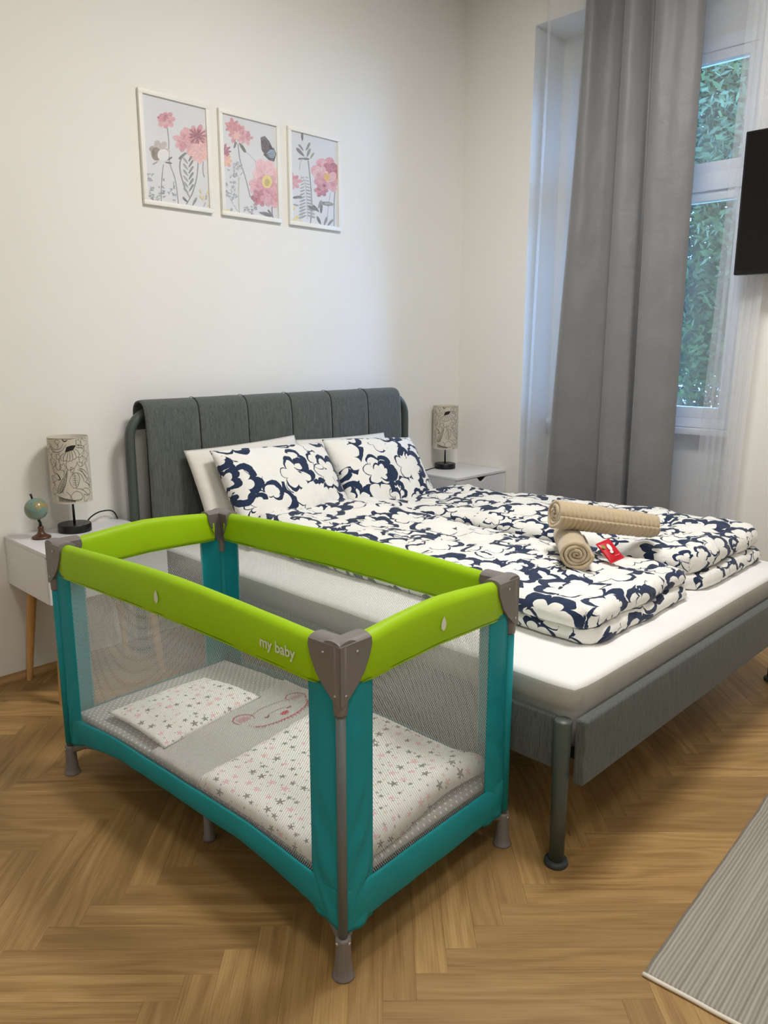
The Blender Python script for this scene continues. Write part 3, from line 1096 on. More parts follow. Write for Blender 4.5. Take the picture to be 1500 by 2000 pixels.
# ---- rolled towels: a thick sheet wound into a spiral
def towel_roll(name, a, b, r, turns, ribs, label, taper=1.0, seed=0.0):
    a, b = Vector(a), Vector(b)
    ax = (b - a)
    L = ax.length
    ax.normalize()
    e1 = ax.cross(Vector((0, 0, 1))).normalized()
    e2 = e1.cross(ax).normalized()
    nth, nl = 40 * turns, max(24, ribs * 6)
    th = r / (turns + .35)
    verts, faces = [], []
    def ring(l):
        out, inn = [], []
        s = lerp(1.0, taper, l)
        rib = .0044 * sin(2 * pi * ribs * l) if ribs else 0
        for i in range(nth + 1):
            ang = 2 * pi * turns * i / nth
            rr = (th * .5 + (r - th * .5) * i / nth)
            w = 1 + .03 * sin(ang * 2 + seed) + .04 * fbm(cos(ang) * 1.5 + seed, sin(ang) * 1.5, l * 2)
            ro = (rr * w + rib * (i / nth)) * s
            ri = (rr * w - th * .80) * s if rr * w - th * .80 > .001 else .001
            off = .010 * (fbm(ang * .35, seed, l) if l < .01 or l > .99 else 0)
            sq = .94
            for q, lst in ((ro, out), (ri, inn)):
                lst.append(a + ax * (L * l + off) + e1 * cos(ang) * q + e2 * sin(ang) * q * sq)
        return out, inn
    rows = [ring(k / nl) for k in range(nl + 1)]
    n = nth + 1
    for o_, i_ in rows:
        verts += o_ + i_
    for k in range(nl):
        A, B = k * 2 * n, (k + 1) * 2 * n
        for i in range(nth):
            faces.append((A + i, A + i + 1, B + i + 1, B + i))
            faces.append((A + n + i + 1, A + n + i, B + n + i, B + n + i + 1))
        faces.append((A + nth, A + n + nth, B + n + nth, B + nth))
        faces.append((A + n, A, B, B + n))
    for A, fl in ((0, 1), (nl * 2 * n, 0)):
        for i in range(nth):
            q = (A + i, A + n + i, A + n + i + 1, A + i + 1)
            faces.append(q if fl else q[::-1])
    o = obj(name, pydata(name, verts, faces), 'towel')
    return tag(o, label, 'towel', 'rolled towels on the bed')
towel_roll('rolled_towel', (.615, -1.765, .672), (.83, -1.60, .676), .056, 4, 0, 'short beige rolled towel lying underneath, spiral end towards the cot', 1.0, 2.0)
towel_roll('rolled_towel', (.695, -1.625, .778), (1.035, -1.825, .712), .056, 4, 22, 'long ribbed beige rolled towel resting across the other towel', .86, 6.0)

# ---- red packet tucked by the towels
pk = empty('snack_packet', (.765, -1.79, .652), 0, 'small red printed packet tucked beside the beige rolled towels', 'packet')
pk.matrix_world = Matrix.Translation((.772, -1.80, .662)) @ Matrix.Rotation(radians(-38), 4, 'Z') @ Matrix.Rotation(radians(42), 4, 'X') @ Matrix.Rotation(radians(22), 4, 'Z')
bp_ = puff('pouch', .058, .078, .012, 'packet_red', 16, 20, 3.0, .0, 0, .001, parent=pk)
for s in (-1, 1):
    obj('seal', boxmesh('seal', -.029, .029, s * .039 - .004, s * .039 + .004, -.001, .001), 'packet_red', pk, smooth=False)
WHT, GRN, BLK = rgb(236, 232, 224), rgb(120, 160, 60), rgb(40, 40, 44)
def ell(cx, cy, rx, ry, n=14, a0=0.0):
    return [(cx + rx * cos(2 * pi * k / n) * cos(a0) - ry * sin(2 * pi * k / n) * sin(a0), cy + rx * cos(2 * pi * k / n) * sin(a0) + ry * sin(2 * pi * k / n) * cos(a0)) for k in range(n)]
st = [('poly', ell(.002, .010, .007, .014), 0, WHT), ('poly', ell(-.002, -.008, .006, .006), 0, WHT), ('poly', ell(-.017, .018, .006, .007), 0, GRN),
      ('line', [(-.004, -.016), (.008, -.014)], .004, BLK), ('line', [(.0, -.026), (.018, -.026)], .003, rgb(230, 150, 150))]
obj('print', ribbon_mesh('print', st, lambda x, y: (x, y, .0085)), 'ink', pk, smooth=False)

# ================================================================== nightstands
def nightstand(x0, x1, d, z0, z1, label, legs=True):
    cx = (x0 + x1) / 2
    w = x1 - x0
    e = empty('nightstand', (cx, YW, 0), 0, label, 'nightstand', 'white nightstands')
    def o_(name, me, mat, parent=e):
        return auto(obj(name, me, mat, parent))
    y0, y1 = -d, -.002
    o_('table_top', boxmesh('table_top', -w / 2, w / 2, y0, y1, z1 - .016, z1, .0015), 'white_lacquer')
    bm = bmesh.new()
    box(bm, -w / 2, -w / 2 + .016, y0 + .018, y1, z0, z1 - .016)
    box(bm, w / 2 - .016, w / 2, y0 + .018, y1, z0, z1 - .016)
    box(bm, -w / 2 + .016, w / 2 - .016, y1 - .012, y1, z0, z1 - .016)
    box(bm, -w / 2 + .016, w / 2 - .016, y0 + .018, y1, z0, z0 + .014)
    o_('body', fromb('body', bm), 'white_lacquer')
    # drawer front with a scooped finger slot in its top edge
    top = z1 - .019
    s = .05
    poly = [(-w / 2 + .001, z0 + .001), (w / 2 - .001, z0 + .001), (w / 2 - .001, top), (s, top), (s * .82, top - .006), (s * .45, top - .022), (s * .3, top - .026),
            (-s * .3, top - .026), (-s * .45, top - .022), (-s * .82, top - .006), (-s, top), (-w / 2 + .001, top)]
    bm = bmesh.new()
    prism(bm, poly, y0 + .002, y0 + .017, lambda x, y, z: (x, z, y))
    df = o_('drawer_front', fromb('drawer_front', bm), 'white_lacquer')
    o_('slot_shade_plate', boxmesh('slot_shade_plate', -s, s, y0 + .019, y0 + .024, top - .04, top), 'slot_shade', df)  # near-black plate behind the notch, its colour stands in for the shade inside
    if legs:
        for sx in (-1, 1):
            for yy, sy in ((y0 + .07, -1), (y1 - .065, 1)):
                px = sx * (w / 2 - .065)
                o_('leg', tube('leg', [(px, yy, z0), (px + sx * .02, yy + sy * .012, z0 / 2), (px + sx * .038, yy + sy * .022, 0)], [.020, .016, .0115], 16), 'beech')
    return e
nightstand(-.5055, -.026, .405, .41, .603, 'white nightstand on wooden legs under the lamp and globe')
nightstand(1.832, 2.300, .390, .41, .603, 'white nightstand in the room corner by the window')

# ================================================================== table lamps
def lamp_print():
    """line drawing; x = arc length from the front (-.235..+.235), y = height 0...26"""
    K = rgb(84, 78, 72)
    D = rgb(46, 44, 42)
    st = []
    def Z(X, Y):
        u = (X - 480) / 160.0
        u = max(-1, min(1, u))
        return math.asin(u * .98) * .075, (655 - Y) / 490.0 * .26
    def L(pts, w=.0014, c=K, n=14):
        st.append(('line', catmull([Z(*p) for p in pts], n), w * 1.35, c))
    for k in range(9):
        a, b = (456 + k * 1.5, 266 - k * 4), (520 + k * 2.5, 250 - k * 3.4)
        L([a, ((a[0] + b[0]) / 2, (a[1] + b[1]) / 2 - 3), b], .0042, D, 6)
    for a, b, c in (((462, 268), (425, 290), (415, 318)), ((470, 268), (440, 300), (440, 335)), ((480, 262), (470, 300), (462, 330)), ((490, 258), (490, 300), (485, 330)),
                    ((502, 254), (510, 290), (512, 322)), ((515, 250), (532, 280), (540, 310)), ((528, 246), (552, 262), (565, 292)), ((540, 238), (570, 240), (600, 256)), ((540, 230), (572, 222), (606, 236))):
        L([a, b, c])
    L([(415, 318), (428, 330), (440, 335), (452, 326), (462, 330), (474, 338), (485, 330), (500, 334), (512, 322), (528, 322), (540, 310), (556, 308), (565, 292), (590, 280), (600, 256)])
    L([(345, 200), (370, 245), (420, 240), (445, 205)]); L([(335, 190), (360, 260), (420, 262), (470, 210)]); L([(440, 172), (455, 188), (480, 180)], .003, D)
    L([(350, 310), (380, 335), (375, 380), (400, 400), (410, 340)]); L([(355, 330), (372, 360), (350, 390)]); L([(370, 420), (390, 440), (400, 470), (380, 470)], .003, D)
    L([(460, 400), (440, 440), (395, 500), (372, 560), (385, 575), (415, 550), (440, 500), (455, 440), (460, 400)], .0018)
    for k in range(16):
        y = 425 + k * 9
        L([(450 - k * 4.6, y), (456 - k * 2.4, y + 6)] if k < 4 else [(445 - k * 4.8, y), (452 - k * 2.3, y + 8)], .0016, D, 3)
    L([(460, 330), (455, 370), (470, 400), (520, 385), (545, 340)]); L([(540, 345), (560, 380), (590, 370), (610, 340)])
    L([(470, 480), (490, 440), (520, 420), (545, 440), (550, 480), (520, 540), (485, 520), (470, 480)]); L([(515, 425), (515, 480), (520, 540)])
    for k in range(5):
        L([(515, 445 + k * 18), (495 - k, 450 + k * 14)], .001, K, 3); L([(516, 445 + k * 18), (538 + k, 450 + k * 14)], .001, K, 3)
    L([(540, 400), (580, 430), (600, 480)]); L([(550, 390), (590, 410), (615, 450)]); L([(535, 420), (570, 450), (585, 500)]); L([(600, 350), (612, 400), (625, 470)])
    L([(440, 560), (470, 590), (480, 620)]); L([(465, 610), (490, 575), (520, 560), (555, 580), (565, 610), (540, 635), (500, 632), (465, 610)]); L([(520, 545), (560, 550), (600, 590), (620, 610)])
    L([(560, 560), (585, 545), (615, 560), (625, 590), (600, 600), (570, 585)]); L([(345, 440), (350, 500), (365, 540)]); L([(590, 500), (615, 520), (630, 560)])
    for k in range(13):
        L([(375 + k * 10, 600 + k * 2.2), (383 + k * 10, 612 + k * 2.2), (380 + k * 10, 636 + min(k, 6))], .0022, D, 4)
    L([(370, 592), (420, 612), (500, 628), (560, 622)], .0016)
    for x, y, r, q in ((600, 210, 22, 3), (612, 300, 20, 4), (575, 330, 18, 5), (345, 260, 20, 4), (352, 470, 18, 3), (400, 300, 16, 5), (430, 380, 20, 5), (620, 500, 18, 4), (590, 620, 18, 3), (350, 560, 16, 3), (560, 200, 16, 5), (400, 190, 16, 4), (500, 400, 14, 3)):
        L([(x + r * cos(a) * (1 + .3 * cos(q * a)), y + r * 1.3 * sin(a) * (1 + .3 * cos(q * a))) for a in [2 * pi * k / 20 for k in range(21)]], .0012, K, 40)
        L([(x, y + r), (x + 6, y + r * 2), (x - 4, y + r * 3)], .0012, K, 6)
    for k in range(10):
        L([(560 + k * 7, 400 + k * 11), (575 + k * 5, 395 + k * 12)], .0012, K, 4); L([(330 + k * 3, 330 + k * 12), (345 + k * 3, 322 + k * 12)], .0014, D, 4)
    L([(330, 175), (400, 168), (480, 172), (560, 168), (625, 178)], .0016); L([(555, 395), (590, 445), (628, 515)], .0012)
    rr = random.Random(3)
    for s in (-1, 1):                                     # the same kind of drawing carries on round the back
        for k in range(9):
            x, y = s * rr.uniform(.13, .22), rr.uniform(.03, .22)
            r = rr.uniform(.012, .03)
            st.append(('line', [(x + r * cos(a) * (1 + .25 * cos(5 * a)), y + 1.2 * r * sin(a) * (1 + .25 * cos(5 * a))) for a in [2 * pi * q / 24 for q in range(25)]], .0014, K))
            st.append(('line', catmull([(x, y - r), (x + .01, y - r - .02), (x - .005, max(.004, y - r - .05))], 8), .0014, K))
    return [q for q in st]
def table_lamp(loc, face, label, cord):
    e = empty('table_lamp', loc, face, label, 'lamp', 'bedside table lamps')
    obj('base', lathe('base', [(0, 0), (.063, 0), (.0645, .002), (.0645, .029), (.0625, .032), (0, .032)], 48), 'lamp_black', e)
    auto(e.children[0])
    obj('stem', lathe('stem', [(0, .032), (.005, .032), (.005, .20), (.010, .205), (.010, .235), (0, .235)], 16), 'chrome', e)
    sh = obj('shade', lathe('shade', [(.0755, .125), (.0765, .125), (.0765, .385), (.0755, .385), (.0742, .383), (.0742, .127), (.0755, .125)], 64), 'shade', e)
    auto(sh)
    z0 = .125
    obj('line_drawing', ribbon_mesh('line_drawing', lamp_print(), lambda x, y: (.0769 * sin(x / .075), -.0769 * cos(x / .075), z0 + max(.002, min(.258, y)))), 'ink', sh, smooth=False)
    bm = bmesh.new()
    for k in range(3):
        a = k * 2 * pi / 3
        box(bm, 0, .075, -.0012, .0012, .226, .229, Matrix.Rotation(a, 4, 'Z'))
    obj('shade_ring', fromb('shade_ring', bm), 'chrome', e, smooth=False)
    rz = Matrix.Rotation(-face, 4, 'Z')
    obj('power_cord', tube('power_cord', [rz @ Vector(p) for p in catmull(cord, 30)], .003, 8), 'cable_black', e)
    return e
# local x of the drawing faces the viewer: -y of the lamp points to the camera side
table_lamp((-.268, .010, .603), radians(-24), 'cream lamp with flower line drawing on the nightstand beside the globe',
           [(.05, .02, .012), (.1, .06, .035), (.16, .085, .045), (.215, .088, .03), (.24, .09, -.06), (.25, .09, -.2)])
table_lamp((2.078, .030, .603), radians(-50), 'cream lamp with flower line drawing on the corner nightstand',
           [(-.05, .02, .010), (-.10, .03, .004), (-.17, .01, .004), (-.23, .02, .004), (-.262, .04, -.03), (-.27, .06, -.2)])

# ---- small globe
gl = empty('small_globe', (-.415, -.02, .603), radians(-24), 'small antique-style globe on a turned dark wooden stand', 'globe')
obj('stand', lathe('stand', [(0, 0), (.034, 0), (.036, .004), (.034, .009), (.026, .013), (.017, .018), (.012, .026), (.010, .036), (.012, .043), (.010, .047), (.006, .05), (0, .05)], 32), 'dark_wood', gl)
obj('pillar', tube('pillar', [(0, 0, .048), (0, 0, .062), (-.004, 0, .072), (-.006, 0, .078)], [.007, .005, .0055, .006], 14), 'lamp_black', gl)
ball = obj('ball', lathe('ball', [(0, -.043)] + [(.043 * cos(a), .043 * sin(a)) for a in [radians(-80 + 10 * k) for k in range(17)]] + [(0, .043)], 40), 'globe', gl)
ball.location = (-.010, 0, .117)
ball.rotation_euler = (0, radians(-14), 0)
obj('axis_pin', tube('axis_pin', [(0, 0, .041), (0, 0, .062)], [.0035, .0045], 10), 'lamp_black', ball)

# ================================================================== framed flower prints
def inv_bilinear(c, X, Y):
    (x0, y0), (x1, y1), (x2, y2), (x3, y3) = c          # TL TR BR BL
    s = t_ = .5
    for _ in range(12):
        ax = lerp(lerp(x0, x1, s), lerp(x3, x2, s), t_) - X
        ay = lerp(lerp(y0, y1, s), lerp(y3, y2, s), t_) - Y
        dsx, dsy = lerp(x1 - x0, x2 - x3, t_), lerp(y1 - y0, y2 - y3, t_)
        dtx, dty = lerp(x3 - x0, x2 - x1, s), lerp(y3 - y0, y2 - y1, s)
        D = dsx * dty - dsy * dtx
        s -= (ax * dty - ay * dtx) / D
        t_ -= (dsx * ay - dsy * ax) / D
    return s, t_
def clip01(poly):
    for ax, lim, sg in ((0, 0.0, 1), (0, 1.0, -1), (1, 0.0, 1), (1, 1.0, -1)):
        out = []
        for i in range(len(poly)):
            a, b = poly[i - 1], poly[i]
            ia, ib = (a[ax] - lim) * sg >= 0, (b[ax] - lim) * sg >= 0
            if ia != ib:
                k = (lim - a[ax]) / (b[ax] - a[ax])
                out.append((lerp(a[0], b[0], k), lerp(a[1], b[1], k)))
            if ib:
                out.append(b)
        poly = out
        if not poly:
            break
    return poly
class Art:
    def __init__(self, corners, seed):
        self.c = corners
        self.s = []
        self.r = random.Random(seed)
    def P(self, x, y):
        return inv_bilinear(self.c, x, y)
    def poly(self, pts, c):
        q = clip01([self.P(*p) for p in pts])
        if len(q) >= 3:
            self.s.append(('poly', q, 0, c))
    def line(self, pts, w, c, n=16):
        q = [p for p in catmull(pts, n)]
        L, Rr = [], []
        for i, (x, y) in enumerate(q):
            a, b = q[max(0, i - 1)], q[min(n, i + 1)]
            dx, dy = b[0] - a[0], b[1] - a[1]
            l = sqrt(dx * dx + dy * dy) or 1
            L.append((x - dy / l * w / 2, y + dx / l * w / 2))
            Rr.append((x + dy / l * w / 2, y - dx / l * w / 2))
        for i in range(n):
            self.poly([L[i], L[i + 1], Rr[i + 1], Rr[i]], c)
    def mixc(self, a, b):
        k = self.r.random()
        return tuple(lerp(p, q, k) for p, q in zip(a, b))
    def petal(self, x, y, ang, ln, wd, c):
        pts = []
        n = 14
        for k in range(n):
            a = 2 * pi * k / n
            px = ln * (.5 - .5 * cos(a))
            py = wd * .5 * sin(a) * (.55 + .45 * (px / ln)) * (1 + .12 * self.r.uniform(-1, 1))
            pts.append((x + px * cos(ang) - py * sin(ang), y + px * sin(ang) + py * cos(ang)))
        self.poly(pts, c)
        if ln > 34:
            dk = tuple(q * .62 for q in c[:3]) + (1,)
            for o_ in (-.16, .1):
                self.line([(x + ln * .15 * cos(ang + o_), y + ln * .15 * sin(ang + o_)), (x + ln * .55 * cos(ang + o_), y + ln * .55 * sin(ang + o_)), (x + ln * .85 * cos(ang + o_ * .7), y + ln * .85 * sin(ang + o_ * .7))], 2.2, dk, 4)
    def bloom(self, x, y, r, ca, cb, n, wd=.7, sq=1.0, a0=0.0, spread=2 * pi, inner=True):
        for ring in ((1.0, 0), (.72, .5)) if inner else ((1.0, 0),):
            for k in range(n):
                a = a0 + spread * (k + ring[1]) / n + self.r.uniform(-.12, .12)
                self.petal(x, y, a, r * ring[0] * self.r.uniform(.85, 1.1) * (1 if abs(cos(a)) > .6 else sq), r * wd * ring[0], self.mixc(ca, cb))
    def leafpair(self, x, y, ang, ln, c):
        self.petal(x, y, ang, ln, ln * .34, c)
    def sprig(self, x0, y0, x1, y1, n, c):
        for k in range(n):
            x, y = self.r.uniform(x0, x1), self.r.uniform(y0, y1)
            for q in range(4):
                self.petal(x, y, self.r.uniform(0, 6.28), self.r.uniform(7, 15), 8, self.mixc(c, rgb(190, 194, 200)))
PK1, PK2, PK3 = rgb(206, 132, 148), rgb(226, 174, 180), rgb(164, 84, 106)
GR1, GR2, GR3 = rgb(128, 132, 130), rgb(96, 100, 100), rgb(160, 164, 160)
BL1, TP, YL = rgb(118, 128, 144), rgb(166, 152, 146), rgb(226, 206, 120)
a1 = Art(((138, 128), (533, 235), (548, 860), (165, 800)), 1)
a1.line([(290, 345), (297, 430), (300, 560), (335, 680), (350, 830)], 6, GR1)
a1.line([(262, 575), (250, 680), (245, 810)], 6, GR1)
a1.line([(408, 505), (370, 545), (365, 620), (395, 730), (425, 790)], 9, GR1)
a1.line([(482, 560), (470, 660), (440, 760), (400, 830)], 8, GR1)
a1.line([(515, 560), (512, 620), (520, 660)], 5, GR2)
for k in range(6):
    a1.leafpair(418, 560 + k * 38, -1.0, 58, GR1); a1.leafpair(416, 575 + k * 38, -2.2, 54, GR3)
a1.leafpair(405, 500, 2.4, 65, GR2); a1.leafpair(440, 840, -1.1, 60, GR1); a1.leafpair(410, 820, -2.3, 50, GR2)
a1.bloom(238, 490, 62, TP, rgb(196, 186, 180), 7, .8, 1.1)
a1.poly(ell(218, 508, 28, 42), rgb(120, 108, 92)); a1.poly(ell(262, 515, 36, 38), rgb(228, 226, 226))
a1.leafpair(285, 550, -.6, 40, GR2); a1.leafpair(270, 560, .2, 46, GR2); a1.leafpair(230, 555, 2.6, 40, GR3)
a1.bloom(282, 296, 58, PK1, PK2, 8, .7, .85); a1.bloom(262, 280, 38, PK3, PK1, 6, .6, .8)
a1.bloom(470, 430, 112, PK1, PK2, 11, .42, .9); a1.bloom(392, 430, 70, PK1, PK2, 7, .65)
a1.bloom(495, 500, 72, PK2, rgb(236, 186, 176), 8, .7)
a1.bloom(480, 400, 66, PK3, rgb(150, 90, 100), 13, .16, .8, inner=False)
a1.sprig(165, 630, 340, 790, 30, BL1); a1.sprig(170, 770, 330, 810, 8, GR2)
for k in range(9):
    a1.leafpair(a1.r.uniform(495, 540), a1.r.uniform(740, 850), a1.r.uniform(-2.2, -.8), 32, YL if k % 3 else GR3)
a2 = Art(((643, 262), (990, 350), (993, 925), (660, 880)), 2)
a2.line([(742, 450), (755, 560), (790, 680), (815, 790)], 6, GR1)
a2.line([(745, 660), (742, 780), (745, 890)], 8, rgb(186, 184, 168))
a2.line([(790, 500), (850, 560), (880, 600)], 3, GR3); a2.line([(735, 880), (690, 800), (670, 760)], 4, GR3)
a2.leafpair(735, 440, 2.0, 45, GR2); a2.leafpair(750, 445, 1.0, 75, GR2); a2.leafpair(725, 430, 1.6, 40, GR2)
a2.bloom(740, 385, 66, PK1, PK2, 9, .55, 1.0); a2.bloom(710, 345, 52, PK1, rgb(222, 150, 150), 7, .5); a2.bloom(790, 415, 50, PK1, PK2, 6, .5)
a2.bloom(735, 400, 30, rgb(236, 190, 150), PK2, 6, .5)
a2.bloom(655, 505, 52, PK3, PK1, 9, .3); a2.bloom(665, 560, 44, rgb(236, 190, 150), PK2, 7, .6)
a2.sprig(680, 570, 775, 660, 22, BL1); a2.sprig(662, 690, 730, 800, 20, BL1); a2.sprig(780, 830, 850, 890, 16, GR2)
a2.bloom(915, 640, 92, PK2, rgb(240, 196, 198), 6, .95, 1.0); a2.bloom(910, 720, 98, PK1, PK2, 9, .7, .75)
a2.bloom(870, 790, 58, PK3, PK1, 6, .7); a2.bloom(950, 790, 66, PK1, PK2, 6, .8)
a2.poly(ell(925, 690, 34, 42), YL); a2.poly(ell(925, 695, 18, 24), rgb(196, 170, 90))
BD, BB = rgb(58, 52, 60), rgb(126, 160, 178)
a2.poly([(888, 415), (915, 405), (945, 440), (965, 480), (940, 500), (915, 520), (893, 490)], BD)
a2.poly([(905, 520), (940, 485), (975, 480), (990, 520), (975, 565), (940, 555)], BD); a2.poly([(925, 515), (950, 490), (978, 495), (982, 530), (968, 548), (938, 540)], BB)
for k in range(4):
    a2.line([(922, 520), (948, 515 + k * 9), (976, 502 + k * 14)], 3, BD, 4)
a2.leafpair(870, 885, .25, 90, GR2); a2.line([(955, 850), (955, 890), (960, 920)], 6, GR2); a2.leafpair(950, 900, -2.2, 40, GR2)
a2.poly(ell(672, 876, 9, 9), YL); a2.poly(ell(697, 870, 7, 10), GR3)
a3 = Art(((1083, 375), (1375, 447), (1370, 980), (1085, 935)), 3)
a3.line([(1188, 560), (1200, 700), (1205, 830), (1195, 955)], 7, GR1)
a3.line([(1135, 620), (1140, 570), (1170, 540), (1190, 560)], 4, GR3)
for x, y, an, ln, c in ((1155, 440, -1.6, 52, GR2), (1160, 500, -2.2, 50, GR1), (1175, 500, -1.1, 58, GR1), (1165, 535, -2.3, 72, rgb(104, 104, 120)), (1180, 540, -1.2, 60, GR1), (1150, 550, 0, 46, GR2), (1200, 550, -1.0, 46, rgb(140, 150, 110)), (1165, 545, 3.0, 40, GR2)):
    a3.leafpair(x, y, an, ln, c)
for k in range(13):
    y = 660 + k * 20
    ln = 26 + k * 2.4
    a3.leafpair(1163 + k * .8, y, 2.75, ln, GR3); a3.leafpair(1165 + k * .8, y, .3, ln, GR3)
a3.line([(1140, 655), (1165, 690), (1175, 800), (1178, 925)], 3, GR3)
a3.line([(1365, 700), (1350, 800), (1345, 970)], 6, GR1); a3.line([(1325, 760), (1310, 850), (1300, 940)], 4, GR3)
a3.bloom(1290, 620, 88, PK1, PK2, 6, .95, 1.0); a3.bloom(1330, 640, 76, PK3, rgb(206, 120, 136), 6, .8); a3.bloom(1262, 640, 56, PK2, rgb(240, 206, 206), 6, .8)
a3.bloom(1300, 690, 86, PK1, PK2, 8, .7, .6); a3.bloom(1268, 745, 46, PK3, PK1, 6, .7)
a3.poly(ell(1305, 662, 22, 26), rgb(222, 170, 84))
a3.bloom(1088, 690, 58, PK1, PK2, 8, .5); a3.leafpair(1085, 790, -.1, 60, GR2)
a3.leafpair(1250, 820, .15, 95, GR1); a3.leafpair(1345, 830, 3.2, 60, GR3)
for x, y, an in ((1260, 960, -2.0), (1280, 965, -1.2), (1300, 970, -.8), (1250, 880, -2.3), (1262, 890, -1.5), (1245, 860, -1.2), (1230, 870, -2.6)):
    a3.leafpair(x, y, an, 58, GR2 if an < -1.4 else GR1)
for k in range(7):
    a3.poly(ell(a3.r.uniform(1088, 1145), a3.r.uniform(830, 945), 8, 10), YL)
a3.leafpair(1090, 830, .3, 36, GR3)
FW, FH = .3394, .450
def picture(x, z, art, label):
    e = empty('flower_print', (x, YW, z), 0, label, 'picture', 'framed flower prints')
    b = .019
    def o_(n, *a):
        auto(obj(n, boxmesh(n, *a, .0012), 'white_frame', e))
    o_('frame_rail', 0, FW, -.017, -.001, 0, b)
    o_('frame_rail', 0, FW, -.017, -.001, FH - b, FH)
    o_('frame_stile', 0, b, -.017, -.001, b, FH - b)
    o_('frame_stile', FW - b, FW, -.017, -.001, b, FH - b)
    pp = obj('print_sheet', boxmesh('print_sheet', b, FW - b, -.0085, -.0065, b, FH - b), 'paper', e, smooth=False)
    W_, H_ = FW - 2 * b, FH - 2 * b
    # painted shapes lie on the sheet in painting order
    verts, faces, cols = [], [], []
    for i, (k_, q, _, c) in enumerate(art.s):
        base = len(verts)
        yy = -.0086 - .0012 * i / max(1, len(art.s))
        for s_, t_ in q:
            verts.append((b + s_ * W_, yy, b + (1 - t_) * H_))
            cols.append(c)
        faces.append(tuple(range(base, base + len(q))))
    me = pydata('flower_painting', verts, faces)
    ca = me.color_attributes.new('Col', 'FLOAT_COLOR', 'POINT')
    for i, c in enumerate(cols):
        ca.data[i].color = c
    obj('flower_painting', me, 'watercolour', pp, smooth=False)['kind'] = 'stuff'
FX = .182
picture(FX, 1.923, a1, 'white-framed print with a beige bud and pink dahlia, leftmost of three')
picture(FX + FW + .0477, 1.923, a2, 'white-framed print of pink flowers with a blue butterfly, middle of three')
picture(FX + 2 * FW + .0984, 1.923, a3, 'white-framed print of one pink peony and ferns, rightmost of three')

# ================================================================== rug
rug = empty('woven_rug', (-.150, -2.427, 0), math.atan2(.053, .922), 'grey and cream striped flat-woven rug in the corner of the photo', 'rug')
def rugf(u, v):
    x, y = u * 1.9, -v * 1.25
    e = min(min(u, 1 - u) * 1.9, min(v, 1 - v) * 1.25)
    return (x + .004 * fbm(y * 7, 2.2) * (1 if u < .02 else 0), y + .0035 * fbm(x * 6, 9.1) * (1 if v < .02 else 0), .002 + .007 * smooth(e / .01) + .0008 * fbm(x * 9, y * 9))
solidify(obj('weave', grid('weave', rugf, 190, 125, lambda u, v: (u * 1.9, v * 1.25)), 'rug', rug), .0018, -1)
hem = obj('edge_binding', tube('edge_binding', catmull([(.004 * fbm(-k * .05 * 7, 2.2), -k * .05, .005) for k in range(26)], 60), .0048, 8), 'rug', rug)

# ================================================================== travel cot
TA = radians(-87.3789)
CL, CW, CH = 1.247, .640, .762
cot = empty('travel_cot', (-.6757, -.7313, 0), TA, 'folding travel cot with lime padded rails, teal fabric and mesh sides', 'cot')
# side frame helper: (s along, o inward from the outer outline, z)
SIDES = []
for (p0, d, n, ln) in (((0, 0), (1, 0), (0, 1), CL), ((CL, 0), (0, 1), (-1, 0), CW), ((CL, CW), (-1, 0), (0, -1), CL), ((0, CW), (0, -1), (1, 0), CW)):
    SIDES.append((Vector(p0), Vector(d), Vector(n), ln))
def SP(k, s, o, z):
    p0, d, n, ln = SIDES[k]
    q = p0 + d * s + n * o
    return (q.x, q.y, z)
def crease(t_):
    return .020 * (1 - abs(2 * t_ - 1) ** 1.35)
CAPW, RIN = .087, .021
def rail(k):
    ln = SIDES[k][3]
    s0, s1 = .060, ln - .060
    prof = []
    for a in range(0, 9):
        an = pi - a * pi / 8
        prof.append((.0205 * cos(an), -.0205 + .0205 * sin(an)))      # (offset, depth below the top)
    prof = [(-.019, -.098), (-.0215, -.085), (-.023, -.05)] + prof + [(.023, -.05), (.0215, -.085), (.019, -.098)]
    N, m = 60, len(prof)
    def f(u, v):
        s = lerp(s0, s1, u)
        i = int(round(v * m)) % m
        o, dz = prof[i]
        c = crease(u)
        kk = -dz / .098
        z = CH + lerp(c, c * .45, kk) + dz
        w = .0020 * fbm(s * 7 + k * 3, dz * 30 + o * 20, k, 3)
        pin = lerp(.76, 1.0, smooth((min(s - s0, s1 - s) - .012) / .03))
        return SP(k, s, RIN + (o * (1 + .06 * fbm(s * 5, k, o)) + w) * pin, z)
    r_ = obj('top_rail', grid('top_rail', f, N, m), 'lime_fabric', cot)
    # bound lower edge, slightly darker stitched hem on both faces
    for o in (-.0195, .0195):
        pts = [SP(k, lerp(s0, s1, i / 30), RIN + o, CH + crease(i / 30) * .45 - .092) for i in range(31)]
        obj('hem_stitching', tube('hem_stitching', pts, .0011, 6), 'lime_seam', r_)
    return r_
rails = [rail(k) for k in range(4)]
